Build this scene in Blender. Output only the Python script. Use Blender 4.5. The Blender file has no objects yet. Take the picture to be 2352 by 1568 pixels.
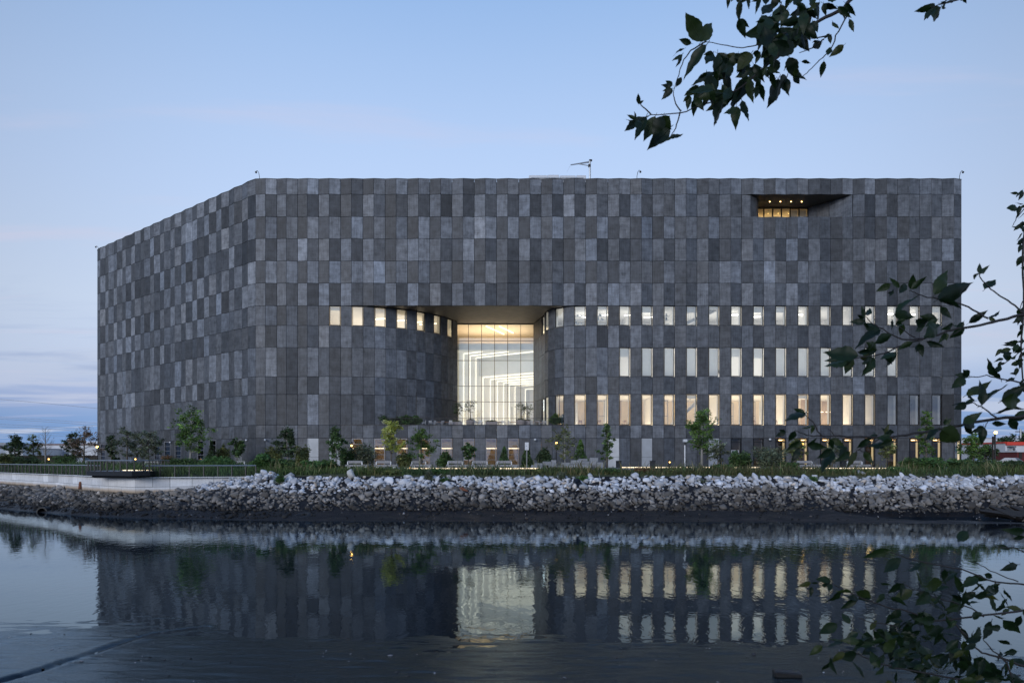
import bpy, bmesh, math, random
import numpy as np
from mathutils import Vector, Matrix, Quaternion
R = math.radians
SC = bpy.context.scene
COL = SC.collection
random.seed(7); RNG = np.random.default_rng(7)

# ---------------------------------------------------------------- camera
CAMZ = 3.6                      # metres above the water (water is z = 0)
F = 1568.0; CX = 1176.0; HY = 1057.0
cam_d = bpy.data.cameras.new('camera'); cam = bpy.data.objects.new('camera', cam_d); COL.objects.link(cam)
cam.location = (0, 0, CAMZ); cam.rotation_euler = (R(90), 0, 0)
cam_d.sensor_width = 36; cam_d.lens = 24
cam_d.shift_y = (HY - 784.0) / 2352.0
cam_d.clip_start = 0.05; cam_d.clip_end = 6000
cam_d.dof.use_dof = True; cam_d.dof.focus_distance = 62; cam_d.dof.aperture_fstop = 9
SC.camera = cam

# ---------------------------------------------------------------- world
def N(nt, typ, **kw):
    n = nt.nodes.new(typ)
    for k, v in kw.items():
        if k == 'inp':
            for kk, vv in v.items(): n.inputs[kk].default_value = vv
        else: setattr(n, k, v)
    return n
def MATH(nt, op, a=None, b=None, c=None, clamp=False):
    n = nt.nodes.new('ShaderNodeMath'); n.operation = op; n.use_clamp = clamp
    for i, v in enumerate((a, b, c)):
        if v is None: continue
        if hasattr(v, 'links'): nt.links.new(v, n.inputs[i])
        else: n.inputs[i].default_value = v
    return n.outputs[0]
def MIX(nt, fac, a, b, blend='MIX'):
    n = nt.nodes.new('ShaderNodeMix'); n.data_type = 'RGBA'; n.blend_type = blend
    for s, v in ((n.inputs[0], fac), (n.inputs[6], a), (n.inputs[7], b)):
        if hasattr(v, 'links'): nt.links.new(v, s)
        elif isinstance(v, (int, float)): s.default_value = v
        else: s.default_value = (*v, 1) if len(v) == 3 else v
    return n.outputs[2]
def RAMP(nt, fac, stops, interp='LINEAR'):
    n = nt.nodes.new('ShaderNodeValToRGB'); cr = n.color_ramp; cr.interpolation = interp
    while len(cr.elements) > 1: cr.elements.remove(cr.elements[-1])
    for i, (p, c) in enumerate(stops):
        e = cr.elements[0] if i == 0 else cr.elements.new(p)
        e.position = p; e.color = (*c, 1) if len(c) == 3 else c
    nt.links.new(fac, n.inputs[0]); return n.outputs[0]

SUN_EL, SUN_AZ = 14.0, 205.0     # low sun, behind the camera and a little to its left (degrees, clockwise from +Y)
W = bpy.data.worlds.new('World'); SC.world = W; W.use_nodes = True
nt = W.node_tree; nt.nodes.clear()
sky = N(nt, 'ShaderNodeTexSky'); sky.sky_type = 'NISHITA'; sky.sun_disc = False
sky.sun_elevation = R(SUN_EL); sky.sun_rotation = R(SUN_AZ); sky.altitude = 0
sky.air_density = 1.0; sky.dust_density = 0.6; sky.ozone_density = 2.0
tcw = N(nt, 'ShaderNodeTexCoord')
sep = N(nt, 'ShaderNodeSeparateXYZ'); nt.links.new(tcw.outputs['Generated'], sep.inputs[0])
el = sep.outputs[2]
zc = MATH(nt, 'ADD', MATH(nt, 'MAXIMUM', el, 0.0), 0.06)
cx_ = MATH(nt, 'DIVIDE', sep.outputs[0], zc); cy_ = MATH(nt, 'DIVIDE', sep.outputs[1], zc)
comb = N(nt, 'ShaderNodeCombineXYZ'); nt.links.new(cx_, comb.inputs[0]); nt.links.new(cy_, comb.inputs[1])
def cloudmask(scale, sx, lo, hi, loc, detail=7):
    mp = N(nt, 'ShaderNodeMapping'); mp.inputs['Scale'].default_value = (scale * sx, scale, 1); mp.inputs['Location'].default_value = loc
    nt.links.new(comb.outputs[0], mp.inputs[0])
    nz = N(nt, 'ShaderNodeTexNoise', inp={'Scale': 1.0, 'Detail': detail, 'Roughness': 0.58, 'Distortion': 0.35}); nt.links.new(mp.outputs[0], nz.inputs[0])
    mr = N(nt, 'ShaderNodeMapRange'); mr.interpolation_type = 'SMOOTHSTEP'
    mr.inputs[1].default_value = lo; mr.inputs[2].default_value = hi; nt.links.new(nz.outputs[0], mr.inputs[0]); return mr.outputs[0]
# clear dusk sky: blue overhead, paler lower down, blue again at the horizon with pale streaks of cloud and faint pink wisps
dusk = RAMP(nt, el, [(0.0, (.16, .31, .62)), (0.035, (.18, .33, .64)), (0.08, (.32, .44, .71)), (0.13, (.55, .645, .84)), (0.20, (.575, .68, .865)),
                     (0.34, (.475, .61, .86)), (0.42, (.42, .565, .83)), (0.50, (.345, .50, .78)), (0.60, (.245, .41, .71)), (0.80, (.17, .31, .63)), (1.0, (.13, .25, .56))])
ay = MATH(nt, 'ABSOLUTE', MATH(nt, 'DIVIDE', sep.outputs[1], MATH(nt, 'SQRT', MATH(nt, 'ADD', MATH(nt, 'MULTIPLY', sep.outputs[0], sep.outputs[0]), MATH(nt, 'ADD', MATH(nt, 'MULTIPLY', sep.outputs[1], sep.outputs[1]), 1e-5)))))
glow = N(nt, 'ShaderNodeMapRange', interpolation_type='SMOOTHSTEP'); nt.links.new(ay, glow.inputs[0])
glow.inputs[1].default_value = .70; glow.inputs[2].default_value = 1.0; glow.inputs[3].default_value = .86; glow.inputs[4].default_value = 1.15
gl = N(nt, 'ShaderNodeVectorMath', operation='SCALE'); nt.links.new(dusk, gl.inputs[0]); nt.links.new(MATH(nt, 'MULTIPLY', glow.outputs[0], 10.0), gl.inputs['Scale'])
base = MIX(nt, 0.96, sky.outputs[0], gl.outputs[0])
lowband = N(nt, 'ShaderNodeMapRange', interpolation_type='SMOOTHSTEP'); nt.links.new(el, lowband.inputs[0])
lowband.inputs[1].default_value = 0.30; lowband.inputs[2].default_value = 0.03; lowband.inputs[3].default_value = 0; lowband.inputs[4].default_value = 1
pale = MATH(nt, 'MULTIPLY', cloudmask(0.62, 0.5, 0.47, 0.57, (3.1, 1.7, 0)), lowband.outputs[0])
dark = MATH(nt, 'MULTIPLY', cloudmask(1.1, 0.45, 0.54, 0.68, (11.1, 6.7, 0)), MATH(nt, 'MULTIPLY', lowband.outputs[0], 0.75))
pink = MATH(nt, 'MULTIPLY', cloudmask(0.16, 0.7, 0.46, 0.62, (1.3, 9.2, 0), 3), MATH(nt, 'MULTIPLY', lowband.outputs[0], 0.20))
wisp = MATH(nt, 'MULTIPLY', cloudmask(2.2, 0.22, 0.55, 0.74, (8.3, 4.2, 0), 6), 0.38)
c1 = MIX(nt, MATH(nt, 'MULTIPLY', pale, 0.9), base, (5.3, 6.0, 7.6))
c2 = MIX(nt, dark, c1, (2.9, 3.9, 6.3))
c3 = MIX(nt, pink, c2, (6.0, 5.5, 7.3))
c4 = MIX(nt, wisp, c3, (6.6, 6.2, 7.6))
bg = N(nt, 'ShaderNodeBackground'); nt.links.new(c4, bg.inputs[0]); bg.inputs[1].default_value = 0.10
wo = N(nt, 'ShaderNodeOutputWorld'); nt.links.new(bg.outputs[0], wo.inputs[0])

sun_d = bpy.data.lights.new('sun', 'SUN'); sun = bpy.data.objects.new('sun', sun_d); COL.objects.link(sun)
sun_d.energy = 1.35; sun_d.angle = R(20); sun_d.color = (0.98, 0.97, 1.0)
SEL = SUN_EL
sd = Vector((math.sin(R(SUN_AZ)) * math.cos(R(SEL)), math.cos(R(SUN_AZ)) * math.cos(R(SEL)), math.sin(R(SEL))))
sun.rotation_euler = sd.to_track_quat('Z', 'Y').to_euler(); sun.location = (-60, -90, 60)
SC.view_settings.view_transform = 'Standard'; SC.view_settings.look = 'None'
SC.view_settings.exposure = 0.0; SC.view_settings.gamma = 1.0; SC.view_settings.use_curve_mapping = False
SC.cycles.use_denoising = True
SC.cycles.max_bounces = 10; SC.cycles.transparent_max_bounces = 24; SC.cycles.sample_clamp_indirect = 4.0
# ---------------------------------------------------------------- helpers
def pt(x, y, d): return Vector(((x - CX) * d / F, d, CAMZ + (HY - y) * d / F))
def xat(x, d): return (x - CX) * d / F
def zat(y, d=70.0): return CAMZ + (HY - y) * d / F
MATS = {}
def mat_new(name):
    m = bpy.data.materials.new(name); m.use_nodes = True; t = m.node_tree
    return m, t, t.nodes['Principled BSDF'], t.nodes['Material Output']
def simple(name, col, rough=.6, metal=0, noise=0, scale=8, bump=0, spec=.5, emit=None, estr=0, trans=0):
    """plain procedural material: colour broken up by noise, optional bump"""
    m, t, b, o = mat_new(name)
    b.inputs['Roughness'].default_value = rough; b.inputs['Metallic'].default_value = metal
    b.inputs['Specular IOR Level'].default_value = spec
    tc = N(t, 'ShaderNodeTexCoord'); nz = N(t, 'ShaderNodeTexNoise', inp={'Scale': scale, 'Detail': 5})
    t.links.new(tc.outputs['Object'], nz.inputs[0])
    mr = N(t, 'ShaderNodeMapRange'); t.links.new(nz.outputs[0], mr.inputs[0]); mr.inputs[3].default_value = 1 - noise; mr.inputs[4].default_value = 1 + noise
    mr.inputs[1].default_value = .3; mr.inputs[2].default_value = .7
    v = N(t, 'ShaderNodeVectorMath', operation='SCALE'); v.inputs[0].default_value = col; t.links.new(mr.outputs[0], v.inputs['Scale'])
    t.links.new(v.outputs[0], b.inputs['Base Color'])
    if bump:
        bp = N(t, 'ShaderNodeBump', inp={'Strength': bump, 'Distance': .02}); t.links.new(nz.outputs[0], bp.inputs['Height']); t.links.new(bp.outputs[0], b.inputs['Normal'])
    if emit: b.inputs['Emission Color'].default_value = (*emit, 1); b.inputs['Emission Strength'].default_value = estr
    MATS[name] = m; return m
def link(o, parent=None, coll=None):
    (coll or COL).objects.link(o)
    if parent is not None: o.parent = parent
    return o
def tag(o, label=None, cat=None, group=None, kind=None):
    if label: o['label'] = label
    if cat: o['category'] = cat
    if group: o['group'] = group
    if kind: o['kind'] = kind
    return o
def empty(name, loc=(0, 0, 0), rz=0, **kw):
    o = bpy.data.objects.new(name, None); link(o); o.location = loc; o.rotation_euler = (0, 0, rz); o.empty_display_size = .2
    return tag(o, **kw)
class MB:
    """collects vertices and faces (plus one colour per face) and links them as one mesh object"""
    def __init__(s): s.v = []; s.f = []; s.c = []
    def add(s, vs, fs, c=(1, 1, 1)):
        n = len(s.v); s.v.extend([tuple(p) for p in vs]); s.f.extend([tuple(i + n for i in q) for q in fs]); s.c.extend([c] * len(fs)); return s
    def quad(s, a, b, c_, d, c=(1, 1, 1)): return s.add((a, b, c_, d), ((0, 1, 2, 3),), c)
    def box(s, x0, x1, y0, y1, z0, z1, c=(1, 1, 1)):
        return s.add([(x0, y0, z0), (x1, y0, z0), (x1, y1, z0), (x0, y1, z0), (x0, y0, z1), (x1, y0, z1), (x1, y1, z1), (x0, y1, z1)],
                     [(0, 3, 2, 1), (4, 5, 6, 7), (0, 1, 5, 4), (1, 2, 6, 5), (2, 3, 7, 6), (3, 0, 4, 7)], c)
    def bevbox(s, x0, x1, y0, y1, z0, z1, b=.02, c=(1, 1, 1)):
        """box with chamfered vertical and top edges"""
        def ring(i, z): return [(x0 + i + b, y0 + i, z), (x1 - i - b, y0 + i, z), (x1 - i, y0 + i + b, z), (x1 - i, y1 - i - b, z), (x1 - i - b, y1 - i, z), (x0 + i + b, y1 - i, z), (x0 + i, y1 - i - b, z), (x0 + i, y0 + i + b, z)]
        vs = ring(0, z0) + ring(0, z1 - b) + ring(b, z1)
        fs = [tuple(range(7, -1, -1)), tuple(range(16, 24))]
        for k in (0, 8):
            for i in range(8): j = (i + 1) % 8; fs.append((k + i, k + j, k + 8 + j, k + 8 + i))
        return s.add(vs, fs, c)
    def tube(s, pts, r, n=6, c=(1, 1, 1), cap=True):
        """tapered tube along points; r is a number or one radius per point"""
        pts = [Vector(p) for p in pts]; m = len(pts); rs = [r] * m if isinstance(r, (int, float)) else r
        base = len(s.v); prev = None
        for i, p in enumerate(pts):
            d = (pts[min(i + 1, m - 1)] - pts[max(i - 1, 0)]); d = d.normalized() if d.length > 1e-9 else Vector((0, 0, 1))
            if prev is None: u = d.orthogonal().normalized()
            else:
                u = prev - d * prev.dot(d); u = u.normalized() if u.length > 1e-6 else d.orthogonal().normalized()
            prev = u; w = d.cross(u)
            for k in range(n):
                a = 2 * math.pi * k / n; s.v.append(tuple(p + (u * math.cos(a) + w * math.sin(a)) * rs[i]))
        for i in range(m - 1):
            for k in range(n):
                k2 = (k + 1) % n; s.f.append((base + i * n + k, base + i * n + k2, base + (i + 1) * n + k2, base + (i + 1) * n + k)); s.c.append(c)
        if cap:
            s.f.append(tuple(base + k for k in range(n - 1, -1, -1))); s.c.append(c)
            s.f.append(tuple(base + (m - 1) * n + k for k in range(n))); s.c.append(c)
        return s
    def lathe(s, prof, cx=0, cy=0, n=16, c=(1, 1, 1)):
        base = len(s.v)
        for (r, z) in prof:
            for k in range(n): a = 2 * math.pi * k / n; s.v.append((cx + r * math.cos(a), cy + r * math.sin(a), z))
        for i in range(len(prof) - 1):
            for k in range(n):
                k2 = (k + 1) % n; s.f.append((base + i * n + k, base + i * n + k2, base + (i + 1) * n + k2, base + (i + 1) * n + k)); s.c.append(c)
        return s
    def mesh(s, name, attr=False, smooth=False):
        me = bpy.data.meshes.new(name); me.from_pydata(s.v, [], s.f); me.update()
        if attr:
            ca = me.color_attributes.new('tone', 'FLOAT_COLOR', 'CORNER'); arr = []
            for q, c in zip(s.f, s.c): arr.extend([c[0], c[1], c[2], 1.0] * len(q))
            ca.data.foreach_set('color', arr)
        if smooth: me.polygons.foreach_set('use_smooth', [True] * len(me.polygons))
        return me
    def build(s, name, mat, parent=None, attr=False, smooth=False, **kw):
        me = s.mesh(name, attr, smooth)
        for m in (mat if isinstance(mat, (list, tuple)) else [mat]): me.materials.append(MATS[m] if isinstance(m, str) else m)
        o = bpy.data.objects.new(name, me); link(o, parent); return tag(o, **kw)
def copy_tree(o, loc=None, rz=None, scale=None, parent=None):
    c = o.copy(); COL.objects.link(c); c.parent = parent
    if parent is None and loc is not None: c.location = loc
    if parent is None and rz is not None: c.rotation_euler = (0, 0, rz)
    if parent is None and scale is not None: c.scale = scale if hasattr(scale, '__len__') else (scale,) * 3
    for ch in list(o.children): copy_tree(ch, parent=c)
    return c
def np_obj(name, V, Fc, mat, parent=None, colors=None, smooth=False, **kw):
    """fast mesh from numpy arrays; Fc is (n, k) faces of equal size; colors (n, 3) per face"""
    me = bpy.data.meshes.new(name); nf, k = Fc.shape
    me.vertices.add(len(V)); me.vertices.foreach_set('co', np.asarray(V, dtype=np.float32).ravel())
    me.loops.add(nf * k); me.loops.foreach_set('vertex_index', Fc.astype(np.int32).ravel())
    me.polygons.add(nf); me.polygons.foreach_set('loop_start', np.arange(0, nf * k, k, dtype=np.int32))
    me.polygons.foreach_set('loop_total', np.full(nf, k, dtype=np.int32))
    if smooth: me.polygons.foreach_set('use_smooth', np.ones(nf, dtype=bool))
    me.update(calc_edges=True); me.validate()
    if colors is not None:
        ca = me.color_attributes.new('tone', 'FLOAT_COLOR', 'CORNER')
        arr = np.ones((nf, k, 4), dtype=np.float32); arr[:, :, :3] = np.asarray(colors)[:, None, :]; ca.data.foreach_set('color', arr.ravel())
    me.materials.append(MATS[mat] if isinstance(mat, str) else mat)
    o = bpy.data.objects.new(name, me); link(o, parent); return tag(o, **kw)
# ---------------------------------------------------------------- materials
def toned(name, rough=.75, spec=.35, nscale=1.2, namp=.18, fine=.10, bump=.15, streak=0.0, bdist=.02, gain=1.0, ws=0):
    """colour comes from the 'tone' attribute of each piece, broken up with noise and run-down streaks"""
    m, t, b, o = mat_new(name)
    at = N(t, 'ShaderNodeVertexColor', layer_name='tone'); g0 = N(t, 'ShaderNodeNewGeometry')
    geo = N(t, 'ShaderNodeVectorMath', operation='MULTIPLY_ADD'); t.links.new(at.outputs[0], geo.inputs[0]); geo.inputs[1].default_value = (ws, ws * 1.7, ws * .6); t.links.new(g0.outputs['Position'], geo.inputs[2]); pass
    n1 = N(t, 'ShaderNodeTexNoise', inp={'Scale': nscale, 'Detail': 6, 'Roughness': .6}); t.links.new(geo.outputs[0], n1.inputs[0])
    n2 = N(t, 'ShaderNodeTexNoise', inp={'Scale': nscale * 14, 'Detail': 4}); t.links.new(geo.outputs[0], n2.inputs[0])
    f1 = MATH(t, 'MULTIPLY_ADD', MATH(t, 'SUBTRACT', n1.outputs[0], .5), 4 * namp, 1.0)
    f2 = MATH(t, 'MULTIPLY_ADD', MATH(t, 'SUBTRACT', n2.outputs[0], .5), 4 * fine, 0.0)
    f = MATH(t, 'ADD', f1, f2)
    if streak:
        mp = N(t, 'ShaderNodeMapping'); mp.inputs['Scale'].default_value = (5, 5, .35); t.links.new(geo.outputs[0], mp.inputs[0])
        n3 = N(t, 'ShaderNodeTexNoise', inp={'Scale': 1.6, 'Detail': 5, 'Roughness': .65}); t.links.new(mp.outputs[0], n3.inputs[0])
        mp2 = N(t, 'ShaderNodeMapping'); mp2.inputs['Scale'].default_value = (.5, .5, 7); t.links.new(geo.outputs[0], mp2.inputs[0])
        n4 = N(t, 'ShaderNodeTexNoise', inp={'Scale': 1.2, 'Detail': 3}); t.links.new(mp2.outputs[0], n4.inputs[0])
        f = MATH(t, 'ADD', f, MATH(t, 'MULTIPLY_ADD', MATH(t, 'SUBTRACT', n3.outputs[0], .5), 4 * streak, MATH(t, 'MULTIPLY', MATH(t, 'SUBTRACT', n4.outputs[0], .5), 2.2 * streak)))
    f = MATH(t, 'MULTIPLY', MATH(t, 'MAXIMUM', f, .25), gain)
    v = N(t, 'ShaderNodeVectorMath', operation='SCALE'); t.links.new(at.outputs[0], v.inputs[0]); t.links.new(f, v.inputs['Scale'])
    t.links.new(v.outputs[0], b.inputs['Base Color'])
    b.inputs['Roughness'].default_value = rough; b.inputs['Specular IOR Level'].default_value = spec
    bp = N(t, 'ShaderNodeBump', inp={'Strength': bump, 'Distance': bdist}); t.links.new(n2.outputs[0], bp.inputs['Height']); t.links.new(bp.outputs[0], b.inputs['Normal'])
    MATS[name] = m; return m
toned('panel', rough=.58, spec=.45, nscale=1.6, namp=.50, fine=.20, bump=.2, streak=.34, ws=900)
toned('rock', rough=.85, spec=.25, nscale=3.0, namp=.16, fine=.10, bump=.5, bdist=.03)
toned('wall_concrete', rough=.8, spec=.3, nscale=1.2, namp=.08, fine=.06, bump=.2, streak=.10)
toned('paint', rough=.5, spec=.4, nscale=2, namp=.03, fine=.02, bump=.02)
toned('granite', rough=.8, spec=.3, nscale=4, namp=.12, fine=.12, bump=.4)
def foliage(name, transl=.35, rough=.55):
    m, t, b, o = mat_new(name)
    at = N(t, 'ShaderNodeVertexColor', layer_name='tone')
    b.inputs['Roughness'].default_value = rough; b.inputs['Specular IOR Level'].default_value = .3
    t.links.new(at.outputs[0], b.inputs['Base Color'])
    tr = N(t, 'ShaderNodeBsdfTranslucent'); t.links.new(at.outputs[0], tr.inputs[0])
    mx = N(t, 'ShaderNodeMixShader'); mx.inputs[0].default_value = transl
    t.links.new(b.outputs[0], mx.inputs[1]); t.links.new(tr.outputs[0], mx.inputs[2]); t.links.new(mx.outputs[0], o.inputs[0])
    MATS[name] = m; return m
foliage('foliage'); foliage('grass', .3, .6)
def leafmat():
    """near leaves: colour per object, paler veins along the midrib, thin enough to pass some light"""
    m, t, b, o = mat_new('leaf')
    at = N(t, 'ShaderNodeVertexColor', layer_name='tone'); oi = N(t, 'ShaderNodeObjectInfo')
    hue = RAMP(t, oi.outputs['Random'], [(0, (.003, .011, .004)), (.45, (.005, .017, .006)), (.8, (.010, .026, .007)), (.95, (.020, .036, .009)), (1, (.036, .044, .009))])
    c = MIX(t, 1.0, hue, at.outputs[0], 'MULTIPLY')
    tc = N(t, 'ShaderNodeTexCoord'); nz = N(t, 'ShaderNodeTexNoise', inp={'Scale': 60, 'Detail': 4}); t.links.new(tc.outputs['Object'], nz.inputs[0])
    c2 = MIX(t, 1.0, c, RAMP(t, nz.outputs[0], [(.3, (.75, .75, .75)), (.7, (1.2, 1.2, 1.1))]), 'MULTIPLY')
    t.links.new(c2, b.inputs['Base Color']); b.inputs['Roughness'].default_value = .5; b.inputs['Specular IOR Level'].default_value = .28
    tr = N(t, 'ShaderNodeBsdfTranslucent'); t.links.new(c2, tr.inputs[0]); mx = N(t, 'ShaderNodeMixShader'); mx.inputs[0].default_value = .25
    t.links.new(b.outputs[0], mx.inputs[1]); t.links.new(tr.outputs[0], mx.inputs[2]); t.links.new(mx.outputs[0], o.inputs[0]); MATS['leaf'] = m
leafmat()
def glassmat(name, refl=.12, tint=(.93, .96, .97), coat=(1, 1, 1), k=1.6):
    m, t, b, o = mat_new(name); t.nodes.remove(b)
    tr = N(t, 'ShaderNodeBsdfTransparent'); tr.inputs[0].default_value = (*tint, 1)
    gl = N(t, 'ShaderNodeBsdfGlossy'); gl.inputs[0].default_value = (*coat, 1); gl.inputs[1].default_value = 0.0
    fr = N(t, 'ShaderNodeFresnel', inp={'IOR': 1.5})
    geo = N(t, 'ShaderNodeNewGeometry'); nz = N(t, 'ShaderNodeTexNoise', inp={'Scale': .6, 'Detail': 2}); t.links.new(geo.outputs['Position'], nz.inputs[0])
    bp = N(t, 'ShaderNodeBump', inp={'Strength': .05, 'Distance': .05}); t.links.new(nz.outputs[0], bp.inputs['Height']); t.links.new(bp.outputs[0], gl.inputs['Normal'])
    fac = MATH(t, 'ADD', MATH(t, 'MULTIPLY', fr.outputs[0], k), refl, clamp=True)
    mx = N(t, 'ShaderNodeMixShader'); t.links.new(fac, mx.inputs[0]); t.links.new(tr.outputs[0], mx.inputs[1]); t.links.new(gl.outputs[0], mx.inputs[2]); t.links.new(mx.outputs[0], o.inputs[0]); MATS[name] = m
glassmat('glass', .14, coat=(.92, .98, 1.0)); glassmat('atrium_glass', .20, (.95, .97, .98), (.85, .96, 1.0)); glassmat('dark_glass', .02, (.55, .55, .55), k=.8)
def emat(name, col, s):
    m, t, b, o = mat_new(name); t.nodes.remove(b); e = N(t, 'ShaderNodeEmission'); e.inputs[0].default_value = (*col, 1); e.inputs[1].default_value = s; t.links.new(e.outputs[0], o.inputs[0]); MATS[name] = m
emat('led_white', (1, .95, .84), 4.5); emat('led_hall', (1, .90, .68), 2.4); emat('led_warm', (1, .80, .52), 3.5); emat('bulb', (1, .52, .13), 9); emat('bulb_small', (1, .52, .14), 7); emat('painted_jamb_light', (1, .76, .40), .95); emat('downlight', (1, .62, .22), 12)
simple('mullion', (.11, .12, .125), .5, .3, .1); simple('backing', (.018, .018, .02), .9); simple('frame_dark', (.02, .021, .024), .45, .4, .1); simple('frame_grey', (.30, .30, .31), .45, .5, .1)
simple('soffit', (.072, .062, .05), .62, 0, .22, 1.5, .1); simple('jamb', (.78, .77, .74), .6, 0, .04); simple('white_wall', (.80, .79, .76), .7, 0, .04, 2)
simple('ceiling_white', (.82, .81, .78), .7, 0, .03, 2); simple('cream_wall', (.80, .70, .56), .7, 0, .05, 2); simple('wood_wall', (.40, .29, .19), .6, 0, .2, 3); simple('dim_wall', (.34, .27, .21), .7, 0, .15, 2)
simple('floor_in', (.36, .33, .30), .5, 0, .1, 3); simple('blind', (.72, .73, .74), .8, 0, .05, 3); simple('pale_panel', (.44, .45, .46), .35, .3, .10, 1.3, .05)
simple('roof', (.25, .25, .26), .8, 0, .1); simple('white_metal', (.60, .61, .62), .4, .1, .06); simple('galv', (.42, .45, .47), .4, .7, .1); simple('black_metal', (.015, .016, .018), .45, .3, .1)
simple('rail_metal', (.30, .33, .36), .4, .6, .1); simple('rust', (.16, .06, .03), .8, 0, .3, 12, .3); simple('bark', (.11, .095, .08), .85, 0, .3, 14, .5); simple('bark_pale', (.26, .25, .23), .8, 0, .25, 14, .4)
simple('twig', (.012, .010, .010), .7, 0, .25, 40, .4); simple('bench_slat', (.25, .245, .25), .65, 0, .12, 6, .1); simple('wood_warm', (.36, .16, .06), .55, 0, .2, 8); simple('clay', (.36, .31, .28), .8, 0, .15, 5, .2)
simple('rubber', (.012, .012, .013), .6, 0, .25, 20, .3); simple('wet_timber', (.013, .011, .010), .5, 0, .4, 10, .6); simple('tarp', (.006, .006, .007), .35, 0, .3, 6); simple('bin', (.012, .015, .02), .5, 0, .1)
simple('paving', (.30, .30, .31), .8, 0, .12, 3, .1); simple('soil', (.055, .045, .033), .95, 0, .3, 4, .4); simple('car_white', (.7, .71, .72), .25, .1, .02); simple('car_glass', (.02, .022, .025), .08); simple('tail_red', (.35, .02, .015), .3)
simple('brick_red', (.12, .02, .02), .8, 0, .15); simple('trim_red', (.62, .055, .03), .5, 0, .08); simple('shed_white', (.62, .63, .66), .7, 0, .06, 1); simple('shed_grey', (.30, .33, .38), .7, 0, .08, 1); simple('sign_yellow', (.7, .45, .01), .5); simple('fence_dark', (.035, .028, .024), .9, 0, .2); simple('pole_wood', (.05, .04, .034), .9, 0, .2)

def translucent(name, f):
    m = MATS[name]; t = m.node_tree; b = t.nodes['Principled BSDF']; o = t.nodes['Material Output']; tr = N(t, 'ShaderNodeBsdfTranslucent'); tr.inputs[0].default_value = (.8, .81, .8, 1)
    mx = N(t, 'ShaderNodeMixShader'); mx.inputs[0].default_value = f; t.links.new(b.outputs[0], mx.inputs[1]); t.links.new(tr.outputs[0], mx.inputs[2]); t.links.new(mx.outputs[0], o.inputs[0])
translucent('blind', .55)
# ---------------------------------------------------------------- the building
ROWY = [411.3, 447.2, 498.3, 548.7, 599.8, 650.7, 702.2, 747.7, 798.1, 864.7, 905.6, 976.0, 1006.0, 1073.0]
ZR = [zat(y) for y in ROWY]; GZ = 2.9                       # plaza level
B = empty('office_building', (5, 80, GZ), label='large dark office building clad in a chequerboard of pleated concrete panels', cat='building')
def wb(mb, name, mat, parent=None, **kw):
    parent = parent or B
    o = mb.build(name, mat, parent, **kw); o.matrix_parent_inverse = parent.matrix_basis.inverted(); return o
def V2(x, y): return Vector((x, y, 0))
PL = .14
# plan vertices: 30 panels of the long left side, then 64 of the front
far, cor = V2(-56.8, 93.5), V2(xat(587.7, 70), 70)
tl = (cor - far).normalized(); nl = Vector((tl.y, -tl.x, 0))
Lp = [far + (cor - far) * (i / 30) + nl * (PL if i % 2 else 0) for i in range(31)]
bx = [587.7, 610.7, 635.8, 658.6, 683.7, 706.7, 731.8] + [756.8 + 25.58 * j for j in range(57)] + [2210.5]
Fp = [V2(xat(x, 70), 70 - (PL if k % 2 else 0)) for k, x in enumerate(bx)]
Fp[0] = Lp[30] = cor + V2(-.02, -.02)
Fp[64] = V2(xat(2210.5, 70), 70.12)
KJ = 7                                                     # front column k = 7 + j
# plan of the terrace recess: left sweep (panels of 1.14 m turning inwards) and right sweep
SW = 1.1445
rl = [Fp[KJ + 1].copy()]; rl[0].y = 70; hd = 2.0
while rl[-1].y < 79.0 and len(rl) < 20:
    rl.append(rl[-1] + V2(math.cos(R(hd)), math.sin(R(hd))) * SW); hd = min(hd + 5.6, 67)
rl[-1] = V2(-6.56, 79.2)
rr = [Fp[KJ + 23].copy()]; rr[0].y = 70; hd = 4.0
for i in range(6):
    rr.append(rr[-1] + V2(-math.cos(R(hd)), math.sin(R(hd))) * SW); hd = min(hd + 17.5, 91)
k_ = rr[-1]; nn = max(2, round((79.2 - k_.y) / SW))
for i in range(1, nn + 1): rr.append(V2(k_.x + (2.52 - k_.x) * i / nn, k_.y + (79.2 - k_.y) * i / nn))
GLX0, GLX1, GLY = rl[-1].x, rr[-1].x, 79.2
# small balcony recess near the top right
bal_l = [V2(xat(1704, 70), 70), V2(xat(1724, 70), 70.05), V2(25.3, 70.7), V2(25.9, 71.8), V2(26.2, 73.6)]
bal_r = [V2(31.9, 73.6), V2(32.5, 72.9), V2(33.4, 71.9), V2(xat(1957, 70), 70)]

front_pool = []      # (area on picture, verts, tone) for every cladding panel
def inset_panel(A, Bp, z0, z1, tone, th=.10, g=.013, tilt=0.0):
    t = (Bp - A); L = t.length; t /= L; n = Vector((t.y, -t.x, 0)); ch = .014
    a0, a1 = g, L - g; b0, b1 = z0 + g, z1 - g
    def P(u, z, d): q = A + t * u + n * (d + tilt * (z - (z0 + z1) / 2)); return (q.x, q.y, z)
    vs = [P(a0, b0, -th), P(a1, b0, -th), P(a1, b1, -th), P(a0, b1, -th), P(a0, b0, -ch), P(a1, b0, -ch), P(a1, b1, -ch), P(a0, b1, -ch),
          P(a0 + ch, b0 + ch, 0), P(a1 - ch, b0 + ch, 0), P(a1 - ch, b1 - ch, 0), P(a0 + ch, b1 - ch, 0)]
    fs = [(8, 9, 10, 11)]
    for k in (0, 4):
        for i in range(4): j = (i + 1) % 4; fs.append((k + i, k + j, k + 4 + j, k + 4 + i))
    m = (A + Bp) / 2; view = Vector((m.x, m.y, 0)).normalized()
    area = L * (z1 - z0) * max(.02, -n.dot(view)) / (m.length ** 2)
    front_pool.append((area, vs, fs, tone))
backing = MB()
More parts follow.
